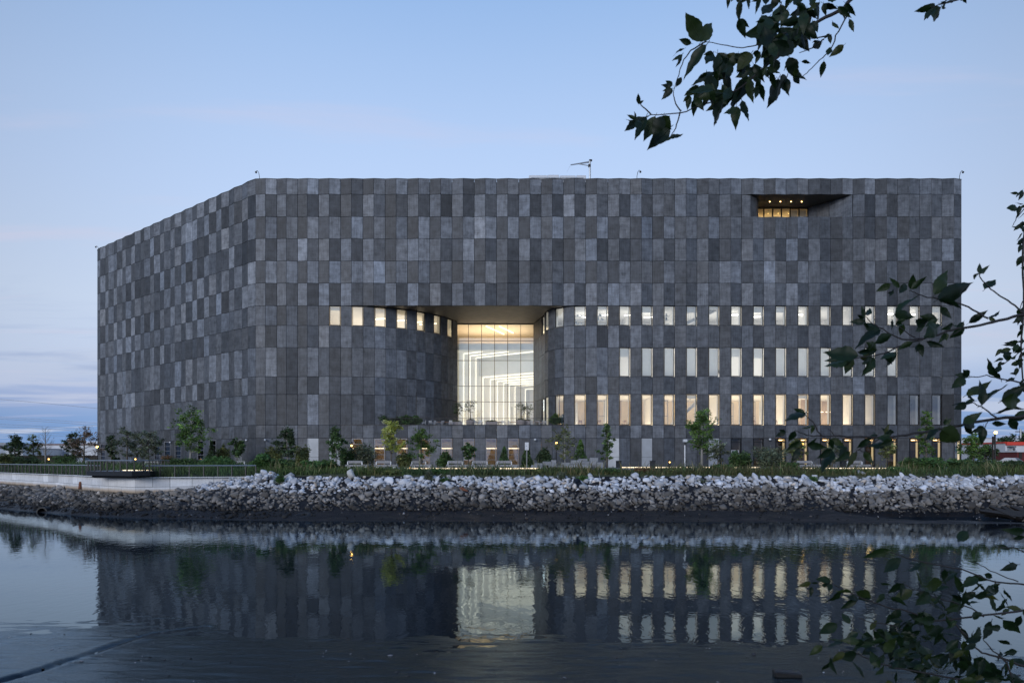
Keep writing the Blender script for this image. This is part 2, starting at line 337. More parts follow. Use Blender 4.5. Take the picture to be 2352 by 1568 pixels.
def back_quad(A, Bp, z0, z1, off=.11):
    t = (Bp - A).normalized(); n = Vector((t.y, -t.x, 0)); a = A - n * off; b = Bp - n * off
    backing.quad((a.x, a.y, z0), (b.x, b.y, z0), (b.x, b.y, z1), (a.x, a.y, z1))
prnd = random.Random(11)
def tone_of(g, r, zone):
    light = ((g + r) % 2 == 1)
    if prnd.random() < .09: light = not light
    drift = 1 + .34 * (math.sin(g * .23 + r * .55 + 1.0) * math.sin(g * .11 - r * .8) * .5 + .25 * math.sin(g * .61 + r * 1.7))
    amp = {'L': .95, 'F': .85, 'R': .55, 'S': .35}[zone] * (1.0 if r < 6 else .75 if r < 10 else .40)
    v = .092 * (1 + amp * (.74 if light else -.42)) * math.exp(prnd.gauss(0, .19)) * drift
    if prnd.random() < .03: v *= 1.5
    v *= (1.0, .97, .84)[0 if r < 6 else 1 if r < 10 else 2] * (.88 if g > 50 else 1)
    w = prnd.gauss(0, .025); return (v * (.93 + w), v * (1.0 + w * .2), v * (1.12 - w))
def cell(A, Bp, r, g, zone):
    back_quad(A, Bp, ZR[r + 1], ZR[r]); inset_panel(A, Bp, ZR[r + 1], ZR[r], tone_of(g, r, zone), tilt=prnd.gauss(0, .004))

# ---- windows
WCOUNT = 0
def window(A, Bp, z0, z1, style='plain', blind=0.0, parent=None, tint='glass'):
    """frame ring, pane, deep white reveal; storefront style has pale frames with cross bars"""
    t = (Bp - A); L = t.length; t /= L; n = Vector((t.y, -t.x, 0))
    if style == 'plain': L0, L1 = .05, L - .05
    else: L0, L1 = .03, L - .03
    def P(u, z, d): q = A + t * u + n * d; return (q.x, q.y, z)
    def bar(mb, u0, u1, za, zb, d0, d1):
        mb.add([P(u0, za, d0), P(u1, za, d0), P(u1, za, d1), P(u0, za, d1), P(u0, zb, d0), P(u1, zb, d0), P(u1, zb, d1), P(u0, zb, d1)],
               [(0, 1, 2, 3), (7, 6, 5, 4), (4, 5, 1, 0), (5, 6, 2, 1), (6, 7, 3, 2), (7, 4, 0, 3)])
    f = MB(); w = .045 if style == 'plain' else .07
    za, zb = z0 + .03, z1 - .03
    d0, d1 = (-.16, -.05) if style == 'plain' else (-.16, -.01)
    bar(f, L0, L0 + w, za, zb, d0, d1); bar(f, L1 - w, L1, za, zb, d0, d1); bar(f, L0 + w, L1 - w, za, za + w, d0, d1); bar(f, L0 + w, L1 - w, zb - w, zb, d0, d1)
    if style == 'storefront':
        for fr in (.20, .38, .56, .74): zz = zb - (zb - za) * fr; bar(f, L0 + w, L1 - w, zz - .02, zz + .02, d0 + .02, d1 - .03)
    if style == 'tall': zz = zb - (zb - za) * .13; bar(f, L0 + w, L1 - w, zz - .03, zz + .03, d0 + .02, d1 - .02)
    win = wb(f, 'window', 'frame_dark' if style != 'storefront' else 'frame_grey')
    g = MB().quad(P(L0 + w, za + w, -.10), P(L1 - w, za + w, -.10), P(L1 - w, zb - w, -.10), P(L0 + w, zb - w, -.10))
    wb(g, 'pane', tint, win)
    j = MB(); D = -.55; e = .17
    for (q0, q1) in (((L0, za), (L1, za)), ((L1, za), (L1, zb)), ((L1, zb), (L0, zb)), ((L0, zb), (L0, za))):
        j.quad(P(q0[0], q0[1], -e), P(q1[0], q1[1], -e), P(q1[0], q1[1], D), P(q0[0], q0[1], D))
    wb(j, 'reveal', 'jamb' if style != 'storefront' else 'dim_wall', win)
    if blind > 0:
        bl = MB(); zz = zb - (zb - za) * blind; bl.box(0, 1, 0, 1, 0, 1); bl.v = [P(L0 + .03 + (L1 - L0 - .06) * v[0], zz + (zb - .05 - zz) * v[2], -.34 - .02 * v[1]) for v in bl.v]
        wb(bl, 'blind', 'blind', win)
    return win
def lit_strip(A, Bp, z1):
    """small warm lamp at the head of a reveal, its light on the jamb imitated by emission"""
    t = (Bp - A); L = t.length; t /= L; n = Vector((t.y, -t.x, 0)); m = MB(); q0 = A + t * (L - .42) - n * .60; q1 = A + t * (L - .08) - n * .60
    m.box(0, 1, 0, 1, 0, 1); m.v = [tuple(q0 + (q1 - q0) * v[0] - n * .12 * v[1] + Vector((0, 0, z1 - .22 + .08 * v[2]))) for v in m.v]
    wb(m, 'recessed_lamp', 'downlight')
    m = MB(); q0 = A + t * (L - .27) - n * .19; q1 = A + t * (L - .09) - n * .19  # emissive strip imitates lamplight falling on the right jamb
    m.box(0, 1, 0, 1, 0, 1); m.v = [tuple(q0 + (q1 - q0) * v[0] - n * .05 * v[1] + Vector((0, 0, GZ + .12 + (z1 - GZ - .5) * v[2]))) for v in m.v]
    return wb(m, 'jamb_glow_strip', 'painted_jamb_light')
brnd = random.Random(5)
WIN_A = set(range(22, 55, 2)); WIN_B = set(range(26, 51, 2)); WIN_C = set(range(22, 55, 2))
GR_STORE = set(range(2, 17, 2)); GR_PALE = {-2, 0, 25, 28, 34}; GR_TALL = set(range(36, 55, 2)) | {56}
pale_cells = []
def ordinary(A, Bp, r, g, zone): cell(A, Bp, r, g, zone)
# left side
LDARK = {1, 13, 15, 17, 21, 23}
for i in range(30):
    for r in range(13):
        if r == 12 and i in LDARK: window(Lp[i], Lp[i + 1], ZR[13], ZR[12], 'storefront', tint='dark_glass'); continue
        cell(Lp[i], Lp[i + 1], r, i - 30, 'L')
# front
for k in range(64):
    j = k - KJ; A, Bp = Fp[k], Fp[k + 1]; zone = 'F' if k < 34 else 'R'
    for r in range(13):
        if r == 1 and 37 <= j <= 46: continue                   # balcony opening
        if 6 <= r <= 10 and 1 <= j <= 22: continue                # terrace recess
        if r == 6 and (j in WIN_A or j == 0): window(A, Bp, ZR[7], ZR[6], blind=.2 if j == 0 else (brnd.choice([0, 0, 0, .3, .12]))); continue
        if r == 8 and j in WIN_B: window(A, Bp, ZR[9], ZR[8], blind=brnd.choice([1, 1, .35, .75, 1, .3])); continue
        if r == 10 and j in WIN_C: window(A, Bp, ZR[11], ZR[10], blind=brnd.choice([0, 0, 0, .12])); continue
        if r == 12:
            if j in GR_STORE: window(A, Bp, ZR[13], ZR[12], 'storefront'); continue
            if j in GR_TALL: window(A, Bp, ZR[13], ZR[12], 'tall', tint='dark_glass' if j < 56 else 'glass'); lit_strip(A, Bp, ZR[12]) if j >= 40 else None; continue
            if j in GR_PALE: pale_cells.append((A, Bp)); back_quad(A, Bp, ZR[13], ZR[12]); continue
        cell(A, Bp, r, k, zone)
# walls of the terrace recess: rows 6 to 10
for i in range(len(rl) - 1):
    for r in range(6, 11):
        j = i + 1
        if r == 6 and j in (2, 4, 6, 8, 10, 12): window(rl[i], rl[i + 1], ZR[7], ZR[6]); continue
        cell(rl[i], rl[i + 1], r, KJ + j, 'S')
for i in range(len(rr) - 1):
    for r in range(6, 11):
        j = 22 - i
        if (r == 6 or r == 10) and j in (22, 20, 18, 16): window(rr[i + 1], rr[i], ZR[r + 1], ZR[r]); continue
        cell(rr[i + 1], rr[i], r, KJ + j, 'S')
# balcony side walls
for pts in (bal_l, bal_r):
    for i in range(len(pts) - 1):
        back_quad(pts[i], pts[i + 1], ZR[2], ZR[1]); inset_panel(pts[i], pts[i + 1], ZR[2], ZR[1], tone_of(i, 1, 'R'))
# end walls that the picture does not see, so that the block is closed
for a, b in ((Fp[64], V2(46.2, 112)), (V2(46.2, 112), V2(-45, 118)), (V2(-45, 118), far)):
    n_ = int((b - a).length / 2.3)
    for i in range(n_):
        p0, p1 = a + (b - a) * (i / n_), a + (b - a) * ((i + 1) / n_)
        back_quad(p0, p1, GZ - .3, ZR[0], .05)
        for r in range(13): inset_panel(p0, p1, ZR[r + 1], ZR[r], tone_of(i, r, 'R'))
wb(backing, 'inner_wall', 'backing')
front_pool.sort(key=lambda q: -q[0])
for q in front_pool[:300]:
    m = MB().add(q[1], q[2], q[3]); wb(m, 'panel', 'panel', attr=True)
rest = MB()
for q in front_pool[300:]: rest.add(q[1], q[2], q[3])
wb(rest, 'panel', 'panel', attr=True, kind='stuff')
# pale metal doors in the ground floor
for (A, Bp) in pale_cells:
    t = (Bp - A); L = t.length; t /= L; n = Vector((t.y, -t.x, 0)); m = MB()
    def slab(u0, u1, za, zb, d0, d1, m=m):
        m.box(0, 1, 0, 1, 0, 1); m.v[-8:] = [tuple(A + t * (u0 + (u1 - u0) * v[0]) + n * (d1 + (d0 - d1) * v[1]) + Vector((0, 0, za + (zb - za) * v[2]))) for v in m.v[-8:]]
    zc = ZR[13] + 1.05
    slab(.02, L - .02, zc + .01, ZR[12] - .02, -.10, -.03); slab(.02, L - .02, GZ, zc - .01, -.10, -.02); slab(.06, .10, zc + .05, ZR[12] - .08, -.02, .0)
    wb(m, 'metal_door', 'pale_panel')
# wall slab above the terrace opening: soffit, terrace floor, parapet cap, roof
def poly(name, pts, z, mat, flip=False, parent=None):
    m = MB(); vs = [(p.x, p.y, z) for p in pts]; m.add(vs, [tuple(range(len(vs)))] if not flip else [tuple(range(len(vs) - 1, -1, -1))]); return wb(m, name, mat, parent)
fl = [V2(p.x, 70.10) for p in (rl[0], rr[0])]
outline = rl + list(reversed(rr))
poly('soffit', outline, ZR[6] + .02, 'soffit', True)
poly('terrace_floor', [V2(p.x, min(p.y, 79.4) + (.10 if i in (0, len(outline) - 1) else 0)) for i, p in enumerate(outline)], ZR[11] - .05, 'paving')
cap = MB().box(Fp[KJ + 1].x, Fp[KJ + 23].x, 69.9, 70.32, ZR[11] - .02, ZR[11] + .05); wb(cap, 'parapet_cap', 'frame_dark')
poly('soffit', bal_l + bal_r, ZR[1] + .02, 'soffit', True); poly('terrace_floor', bal_l + bal_r, ZR[2] - .8, 'paving')
poly('roof', Lp + Fp[1:] + [V2(46.2, 112), V2(-45, 118)], ZR[0] - .35, 'roof')
coping = MB()
allp = Lp + Fp[1:]
for a, b in zip(allp[:-1], allp[1:]):
    t = (b - a).normalized(); n = Vector((t.y, -t.x, 0)); i0, i1 = a - n * .35, b - n * .35; o0, o1 = a + n * .02, b + n * .02; z = ZR[0]
    coping.add([(o0.x, o0.y, z - .03), (o1.x, o1.y, z - .03), (o1.x, o1.y, z + .03), (o0.x, o0.y, z + .03), (i1.x, i1.y, z + .03), (i0.x, i0.y, z + .03), (i1.x, i1.y, z - .4), (i0.x, i0.y, z - .4)],
               [(0, 1, 2, 3), (3, 2, 4, 5), (5, 4, 6, 7)])
wb(coping, 'coping', 'frame_dark')
# roof guard rail
gr = MB(); zr = ZR[0] + .10
railp = [p + V2(0, .6) for p in Fp[1:64]]
for i, p in enumerate(railp):
    if i % 2 == 0: gr.tube([(p.x, p.y, ZR[0] - .4), (p.x, p.y, zr)], .02, 5)
gr.tube([(railp[0].x, railp[0].y, zr), (railp[-1].x, railp[-1].y, zr)], .022, 5); wb(gr, 'roof_rail', 'rail_metal')

# ---- interiors
def room(name, pts, z0, z1, wallm, ceilm='ceiling_white', floorm='floor_in', skip=0):
    """floor, ceiling and the walls of a plan polygon; the first `skip` edges lie along the facade and stay open"""
    poly('interior_floor', pts, z0, floorm); poly('interior_ceiling', pts, z1, ceilm, True)
    m = MB(); n = len(pts)
    for i in range(skip, n): a, b = pts[i], pts[(i + 1) % n]; m.quad((a.x, a.y, z0), (b.x, b.y, z0), (b.x, b.y, z1), (a.x, a.y, z1))
    wb(m, 'interior_wall', wallm)
def inner(pts, off=.5):
    out = []
    for i, p in enumerate(pts):
        t = (pts[min(i + 1, len(pts) - 1)] - pts[max(i - 1, 0)]).normalized(); n = Vector((t.y, -t.x, 0)); out.append(p - n * off)
    return out
right_path = inner(list(reversed(rr))) + [V2(46, 70.5)]
left_path = inner([V2(Fp[KJ - 1].x, 70)] + rl)
room('a', right_path + [V2(46, 77.5), V2(3.1, 77.5 + 2.2)], ZR[7] - .25, ZR[6] + .02, 'white_wall', skip=len(right_path) - 1)
room('b', [V2(22 - 12, 70.5), V2(46, 70.5), V2(46, 75.5), V2(10, 75.5)], ZR[9] - .10, ZR[8] + .02, 'white_wall', skip=1)
room('c', right_path + [V2(46, 77.5), V2(3.1, 77.5 + 2.2)], ZR[11] - .10, ZR[10] + .04, 'cream_wall', skip=len(right_path) - 1)
room('al', left_path + [V2(-7.2, 86), V2(-21, 86), V2(-21, 70.5)], ZR[7] - .25, ZR[6] + .02, 'cream_wall', skip=len(left_path) - 1)
room('g', [V2(-24, 70.6), V2(4, 70.6), V2(4, 75.5), V2(-24, 75.5)], GZ + .02, ZR[12] + .02, 'wood_wall', 'dim_wall', 'dim_wall', skip=1)
room('h', [V2(20, 70.6), V2(45.9, 70.6), V2(45.9, 75.5), V2(20, 75.5)], GZ + .02, ZR[12] + .02, 'dim_wall', 'dim_wall', 'dim_wall', skip=1)
room('bal', [V2(26.0, 73.75), V2(32.0, 73.75), V2(32.0, 79), V2(26.0, 79)], ZR[2] - .8, ZR[1] - .0 , 'cream_wall', 'cream_wall', skip=1)
# cross walls between some rooms; one near the right end added to keep rooms dark
for (j, r, depth) in ((27, 6, 7), (31, 6, 7), (37, 6, 7), (43, 6, 7), (47, 6, 7), (25, 10, 7), (29, 10, 7), (35, 10, 7), (41, 10, 7), (47, 10, 7), (49, 10, 7), (51, 10, 7)):
    x = Fp[KJ + j].x + .5; wb(MB().box(x, x + .12, 70.6, 70.6 + depth - .2, ZR[r + 1] - .08, ZR[r] + .01), 'interior_wall', 'white_wall')
# staircase behind three windows: flights with railings
st = MB(); x0, x1 = Fp[KJ + 31].x + .3, Fp[KJ + 36].x
for (za, zb, flipx) in ((ZR[11], ZR[9], 0), (ZR[9], ZR[7] + .3, 1), (ZR[7] - .2, ZR[6] + .3, 0)):
    xa, xb = (x0, x1) if not flipx else (x1, x0)
    st.add([(xa, 72.0, za), (xb, 72.0, zb), (xb, 72.0, zb + .35), (xa, 72.0, za + .35), (xa, 73.2, za), (xb, 73.2, zb), (xb, 73.2, zb + .35), (xa, 73.2, za + .35)],
           [(0, 1, 2, 3), (7, 6, 5, 4), (3, 2, 6, 7), (4, 5, 1, 0)])
    for i in range(24):
        u = i / 23; x = xa + (xb - xa) * u; z = za + (zb - za) * u + .35; st.tube([(x, 72.0, z), (x, 72.0, z + .85)], .018, 4)
    st.tube([(xa, 72.0, za + 1.2), (xb, 72.0, zb + 1.2)], .03, 5)
wb(st, 'staircase', 'white_metal')
# balcony glazing
bg_ = MB(); nb = 6
for i in range(nb + 1): x = 26.2 + 5.7 * i / nb; bg_.box(x - .05, x + .05, 73.55, 73.70, ZR[2] - .8, ZR[1] - .02)
bg_.box(26.2, 31.9, 73.56, 73.69, ZR[1] - .12, ZR[1] - .03); win = wb(bg_, 'window', 'frame_dark')
for i in range(nb): x = 26.2 + 5.7 * i / nb; wb(MB().quad((x + .05, 73.62, ZR[2] - .8), (x + .9, 73.62, ZR[2] - .8), (x + .9, 73.62, ZR[1] - .12), (x + .05, 73.62, ZR[1] - .12)), 'pane', 'glass', win)
for i in (4, 5): x = 26.2 + 5.7 * i / nb; wb(MB().box(x + .08, x + .88, 73.85, 73.88, ZR[2] - .8, ZR[1] - .13), 'curtain', 'blind', win)
for i in range(4): x = 27.15 + 1.12 * i; wb(MB().lathe([(0, ZR[1] - .03), (.045, ZR[1] - .03), (.06, ZR[1] + .01)], x, 71.9 + .0 * i, 10), 'recessed_lamp', 'downlight')

# ---- atrium: glazed wall with mullions, white hall with light lines
cw = MB(); zt = ZR[6]; zb_ = ZR[11] - .05
zh = [zat(782.7, GLY), zat(827.8, GLY), zat(886.6, GLY), zat(922.8, GLY)]
xs = [GLX0 + (GLX1 - GLX0) * i / 6 for i in range(7)]
for x in xs: cw.box(x - .028, x + .028, GLY - .10, GLY + .12, zb_, zt)
for z in zh + [zt - .08, zb_ + .06]: cw.box(GLX0, GLX1, GLY - .07, GLY + .09, z - .022, z + .022)
dx0, dx1 = xs[4], xs[5]
for x in (dx0 + .5, dx0 + 1.0): cw.box(x - .03, x + .03, GLY - .06, GLY + .06, zb_, zat(954, GLY) + 1.0)
cwall = wb(cw, 'curtain_wall', 'mullion')
zl = [zt - .1] + zh + [zb_ + .1]
for i in range(6):
    for r in range(5):
        wb(MB().quad((xs[i] + .045, GLY, zl[r + 1] + .03), (xs[i + 1] - .045, GLY, zl[r + 1] + .03), (xs[i + 1] - .045, GLY, zl[r] - .03), (xs[i] + .045, GLY, zl[r] - .03)), 'pane', 'atrium_glass', cwall)
# hall shell
ZU, ZL = CAMZ + 12.85, CAMZ + 10.66                        # upper and lower ceilings
wl = lambda d: V2(-5.9 + .39 * (d - 82), d)                 # left wall of the hall
WLE = wl(104)
hall = MB(); zf = zb_ - .02
def vq(mb, a, b, z0, z1): mb.quad((a.x, a.y, z0), (b.x, b.y, z0), (b.x, b.y, z1), (a.x, a.y, z1))
hl = [V2(GLX0 - .1, GLY + .2), V2(-6.7, 80.4), wl(82), WLE, V2(9.5, 104), V2(9.5, 84), V2(GLX1 + .1, GLY + .2)]
for a, b in zip(hl[:-1], hl[1:]): vq(hall, a, b, zf, ZU)
wb(hall, 'interior_wall', 'white_wall')
poly('interior_floor', hl, zf, 'floor_in')
poly('interior_ceiling', hl, ZU, 'ceiling_white', True)
drop = MB(); sa, sb = wl(86.6), V2(9.4, 77.7 + 2.3)
sb = V2(wl(86.6).x + 7.2, 86.6 - 7.2 * .69)
drop.add([(p.x, p.y, z) for z in (ZL, ZU) for p in (sa, sb, V2(9.4, 83), V2(9.4, 103.9), WLE + V2(.1, -.1))], [(0, 1, 6, 5), (1, 2, 7, 6), (4, 3, 2, 1, 0)])
wb(drop, 'interior_ceiling', 'ceiling_white')
leds = MB()
def bar3(mb, a, b, w=.08):
    a, b = Vector(a), Vector(b); mb.tube([a, b], w * .62, 4)
starts = [(82.0, ZU), (83.7, ZU), (85.3, ZU), (87.35, ZL), (89.6, ZL), (91.8, ZL), (93.9, ZL), (95.9, ZL), (97.95, ZL), (102, ZL)]
for (d, z) in starts:
    p = wl(d) + V2(.12, -.03); m = MB(); bar3(m, (p.x, p.y, zf + .1), (p.x, p.y, z - .06))
    ln = (d - 80.4) / .70 if z == ZU else min((d - 81.8) / .70, 9.3 - p.x)
    bar3(m, (p.x, p.y, z - .06), (p.x + ln, p.y - ln * .70, z - .06)); wb(m, 'light_line', 'led_hall' if 'led_hall' in MATS else 'led_white')
# upper gallery seen through the top band of the glass
zg = ZU + .75
poly('interior_ceiling', [V2(GLX0, GLY + .2), V2(GLX1, GLY + .2), V2(GLX1 + 3, 88), V2(GLX0 - 2, 88)], zt - .03, 'cream_wall', True)
gal = MB(); gal.box(GLX0 - .1, GLX1 + .1, GLY + .35, 88, ZU + .02, zg); wb(gal, 'gallery_slab', 'white_wall')
gw = MB(); vq(gw, V2(GLX0 - 2, 87.8), V2(GLX1 + 3, 87.8), zg, zt); wb(gw, 'interior_wall', 'cream_wall')
for (a, b) in (((1116.5, 749.1), (1157.6, 767.3)), ((1147, 749.4), (1178.6, 764.6))):
    zc = zt - .09; m = MB(); q = []
    for (x, y) in (a, b): d = (zc - CAMZ) * F / (HY - y); q.append((xat(x, d), d, zc))
    bar3(m, *q, w=.14); wb(m, 'light_line', 'led_warm')
# ---- fill lights added in the rooms: unseen, mostly near the floor, facing up
def area(name, loc, sx, sy, w, col, rot=(math.pi, 0, 0)):
    l = bpy.data.lights.new(name, 'AREA'); l.shape = 'RECTANGLE'; l.size = sx; l.size_y = sy; l.energy = w; l.color = col
    o = bpy.data.objects.new(name, l); link(o, B); o.matrix_parent_inverse = B.matrix_basis.inverted(); o.location = loc; o.rotation_euler = rot; return o
CW, WW, MW = (1, .95, .88), (1, .74, .46), (1, .84, .62)
area('room_fill', (24.8, 74.0, ZR[7] - .1), 41, 5.0, 780, CW)
area('room_fill', (28.5, 73, ZR[9] + .05), 34, 3.5, 900, CW)
area('room_fill', (20.9, 74.0, ZR[11] + .08), 32.0, 5.0, 1400, (1, .80, .54))
area('room_fill', (-14.5, 79.5, ZR[7] - .1), 11, 9, 420, MW); area('room_fill', (-17.8, 72.6, ZR[7] - .1), 4, 3.0, 60, MW)
area('room_fill', (-2.0, 83.0, zg + .06), 8, 5.5, 330, MW)
area('room_fill', (29, 76.5, ZR[1] - 1.2), 5, .3, 45, (1, .70, .30))
# slim pendant lines that can be seen through the top-floor windows
def lamp_line(a, b, mt, w=.12):
    m = MB(); bar3(m, a, b, w); return wb(m, 'pendant_light', mt)
for (x, y, dx, dy) in ((7.2, 73.2, 1.4, 1.5), (9.6, 73, 1.2, -.6), (12.0, 73, 1.8, -.5), (14.3, 74, 1.4, -.3), (22.5, 73, 2.2, -.5), (25.0, 74, 2, -.4), (30.2, 72.8, 1.3, -.4), (37.0, 73.0, 1.2, 1.0), (39.4, 72.6, 1, -.5), (41.4, 73, 1.5, -.4)):
    lamp_line((x, y, ZR[6] - .35), (x + dx, y + dy, ZR[6] - .35), 'led_white')
for x in (33.5, 35.8, 38.0): lamp_line((x - 2, 73.5, ZR[10] - 1.55), (x, 73.5, ZR[10] - 1.55), 'led_warm', .1)
for (x, y) in ((-15, 73.5), (-13.2, 74.5), (-12, 75.5), (-10.5, 76.4)): lamp_line((x, y + 1, ZR[6] - .45), (x + 2.0, y + .4, ZR[6] - .45), 'led_warm')
# lit shelf line at the back of the ground floor rooms
m = MB().box(-21, 3.5, 74.6, 74.75, zat(1030, 74.6), zat(1030, 74.6) + .06); wb(m, 'light_line', 'led_warm')

# bright hall: upward fill lights added above its floor, hidden below the terrace edge
area('hall_fill', (1.0, 92, zb_ + .15), 5, 16, 640, (1, .86, .60)); area('hall_fill', (-2.2, 82.0, zb_ + .15), 6, 2.5, 170, (1, .87, .64))
area('room_fill', (-16, 74, GZ + 2.6), 12, .3, 22, WW, (0, 0, 0)); area('room_fill', (-4, 74, GZ + 2.6), 12, .3, 22, WW, (0, 0, 0))
# shelves, tables and glazed screens that show behind the glass
ir = random.Random(31)
for j in sorted(WIN_A):
    xm = (Fp[KJ + j].x + Fp[KJ + j + 1].x) / 2; z0 = ZR[7] + .02; q = ir.random()
    if q < .3:
        m = MB()
        for k in range(4): m.box(xm - .6, xm + .5, 72.2, 72.5, z0 + .15 + .42 * k, z0 + .19 + .42 * k)
        for k in range(9): u = ir.uniform(-.55, .35); r_ = ir.randrange(4); m.box(xm + u, xm + u + ir.uniform(.05, .16), 72.22, 72.45, z0 + .19 + .42 * r_, z0 + .19 + .42 * r_ + ir.uniform(.12, .3))
        wb(m, 'shelf', ir.choice(['shed_grey', 'galv', 'blind']))
    elif q < .65:
        m = MB().bevbox(xm - .5, xm + .2, 71.4, 71.9, z0 + .36, z0 + .40, .01); m.tube([(xm - .15, 71.65, z0 - .2), (xm - .15, 71.65, z0 + .36)], .03, 6); wb(m, 'table', 'shed_grey')
for j in sorted(WIN_C):
    xm = (Fp[KJ + j].x + Fp[KJ + j + 1].x) / 2; z0, z1 = ZR[11], ZR[10]; q = ir.random(); m = MB()
    if q < .62:
        x0 = xm - ir.uniform(.1, .5); w_ = ir.uniform(.45, .8); zt2 = z1 - ir.uniform(.3, .7)
        for (a_, b_) in ((x0, x0 + .05), (x0 + w_, x0 + w_ + .05)): m.box(a_, b_, 72.2, 72.26, z0, zt2)
        m.box(x0, x0 + w_, 72.2, 72.26, zt2 - .06, zt2); m.box(x0, x0 + w_, 72.2, 72.26, z0 + 1.05, z0 + 1.1); wb(m, 'glazed_screen', ir.choice(['frame_grey', 'galv', 'wood_warm']))
    else: m.box(xm - .55, xm + ir.uniform(.0, .4), 74.5, 74.6, z0, z1 - ir.uniform(.1, .6)); wb(m, 'partition', ir.choice(['wood_wall', 'dim_wall', 'blind']))
# ---------------------------------------------------------------- water, mud, banks, ground
def interp(tab):
    xs_ = np.array([p[0] for p in tab], float); ys_ = np.array([p[1] for p in tab], float)
    return lambda x: np.interp(x, xs_, ys_)
shoreY = interp([(-3000, 140), (-170, 140), (-80, 80), (-50, 59.5), (-38.2, 50.9), (-32, 46.9), (-27.2, 44.2), (-22.3, 42.2), (-14.9, 40.9), (0, 40.2), (15.7, 39.8), (25, 39.0), (33, 38.0), (80, 35), (3000, 30)])
crestY = interp([(-3000, 152), (-155, 152), (-92.3, 101.9), (-51.2, 68.3), (-37.5, 57.1), (-29.5, 49.9), (-26.5, 48.0), (-24.5, 48.9), (-19.06, 50.8), (-16, 50.4), (0, 50), (40, 49.4), (80, 48), (3000, 45)])
toeF = interp([(-3000, .25), (-45, .25), (-30, .22), (-22, .30), (-10, .40), (0, .43), (40, .44), (3000, .44)])
crestZ = interp([(-3000, 1.12), (-27, 1.12), (-24, 1.40), (-21, 1.95), (-18.6, 2.40), (3000, 2.42)])
def bankZ(X, T):
    tf = toeF(X); zc = crestZ(X)
    return np.where(T < tf, .40 * np.maximum(T, -1) / tf, .40 + (zc - .40) * (T - tf) / (1 - tf))
def vnoise(x, y, s, seed=0):
    """cheap smooth value noise on arrays"""
    x = x * s + seed * 17.3; y = y * s + seed * 9.1; xi = np.floor(x); yi = np.floor(y); fx = x - xi; fy = y - yi
    h = lambda a, b: (np.sin(a * 127.1 + b * 311.7 + seed * 74.7) * 43758.5453) % 1.0
    fx = fx * fx * (3 - 2 * fx); fy = fy * fy * (3 - 2 * fy)
    return (h(xi, yi) * (1 - fx) + h(xi + 1, yi) * fx) * (1 - fy) + (h(xi, yi + 1) * (1 - fx) + h(xi + 1, yi + 1) * fx) * fy
def fbm(x, y, s, seed=0, o=4): return sum(vnoise(x, y, s * 2 ** i, seed + i) / 2 ** i for i in range(o)) / sum(1 / 2 ** i for i in range(o)) - .5
def grid_obj(name, X, Y, Z, mat, smooth=True, **kw):
    r, c = X.shape; V = np.stack([X, Y, Z], -1).reshape(-1, 3); i = np.arange(r * c).reshape(r, c)
    Fq = np.stack([i[:-1, :-1], i[:-1, 1:], i[1:, 1:], i[1:, :-1]], -1).reshape(-1, 4); return np_obj(name, V, Fq, mat, smooth=smooth, **kw)

def wet(t, b, o, nrm, col, tint, rough, ior):
    """mirror-like wet surface: dark body under a Fresnel reflection"""
    t.nodes.remove(b); df = N(t, 'ShaderNodeBsdfDiffuse'); df.inputs[0].default_value = (*col, 1); gl = N(t, 'ShaderNodeBsdfGlossy'); gl.inputs[0].default_value = (*tint, 1)
    if hasattr(rough, 'links'): t.links.new(rough, gl.inputs[1])
    else: gl.inputs[1].default_value = rough
    fr = N(t, 'ShaderNodeFresnel', inp={'IOR': ior}); mx = N(t, 'ShaderNodeMixShader')
    for q in (df.inputs['Normal'], gl.inputs['Normal'], fr.inputs['Normal']): t.links.new(nrm, q)
    t.links.new(fr.outputs[0], mx.inputs[0]); t.links.new(df.outputs[0], mx.inputs[1]); t.links.new(gl.outputs[0], mx.inputs[2]); t.links.new(mx.outputs[0], o.inputs[0])
def watermat():
    m, t, b, o = mat_new('water')
    geo = N(t, 'ShaderNodeNewGeometry'); mp = N(t, 'ShaderNodeMapping'); mp.inputs['Scale'].default_value = (1, .55, 1); t.links.new(geo.outputs['Position'], mp.inputs[0])
    n1 = N(t, 'ShaderNodeTexNoise', inp={'Scale': 3.2, 'Detail': 3, 'Roughness': .55, 'Distortion': .5}); t.links.new(mp.outputs[0], n1.inputs[0])
    n2 = N(t, 'ShaderNodeTexNoise', inp={'Scale': .12, 'Detail': 2}); t.links.new(geo.outputs['Position'], n2.inputs[0])
    calm = N(t, 'ShaderNodeMapRange'); t.links.new(n2.outputs[0], calm.inputs[0]); calm.inputs[1].default_value = .38; calm.inputs[2].default_value = .62; calm.inputs[3].default_value = .35; calm.inputs[4].default_value = 1.0
    bp = N(t, 'ShaderNodeBump', inp={'Distance': .012}); t.links.new(n1.outputs[0], bp.inputs['Height']); t.links.new(MATH(t, 'MULTIPLY', calm.outputs[0], .48), bp.inputs['Strength']); wet(t, b, o, bp.outputs[0], (.006, .010, .016), (.80, .93, 1.0), 0.0, 1.48); MATS['water'] = m
watermat()
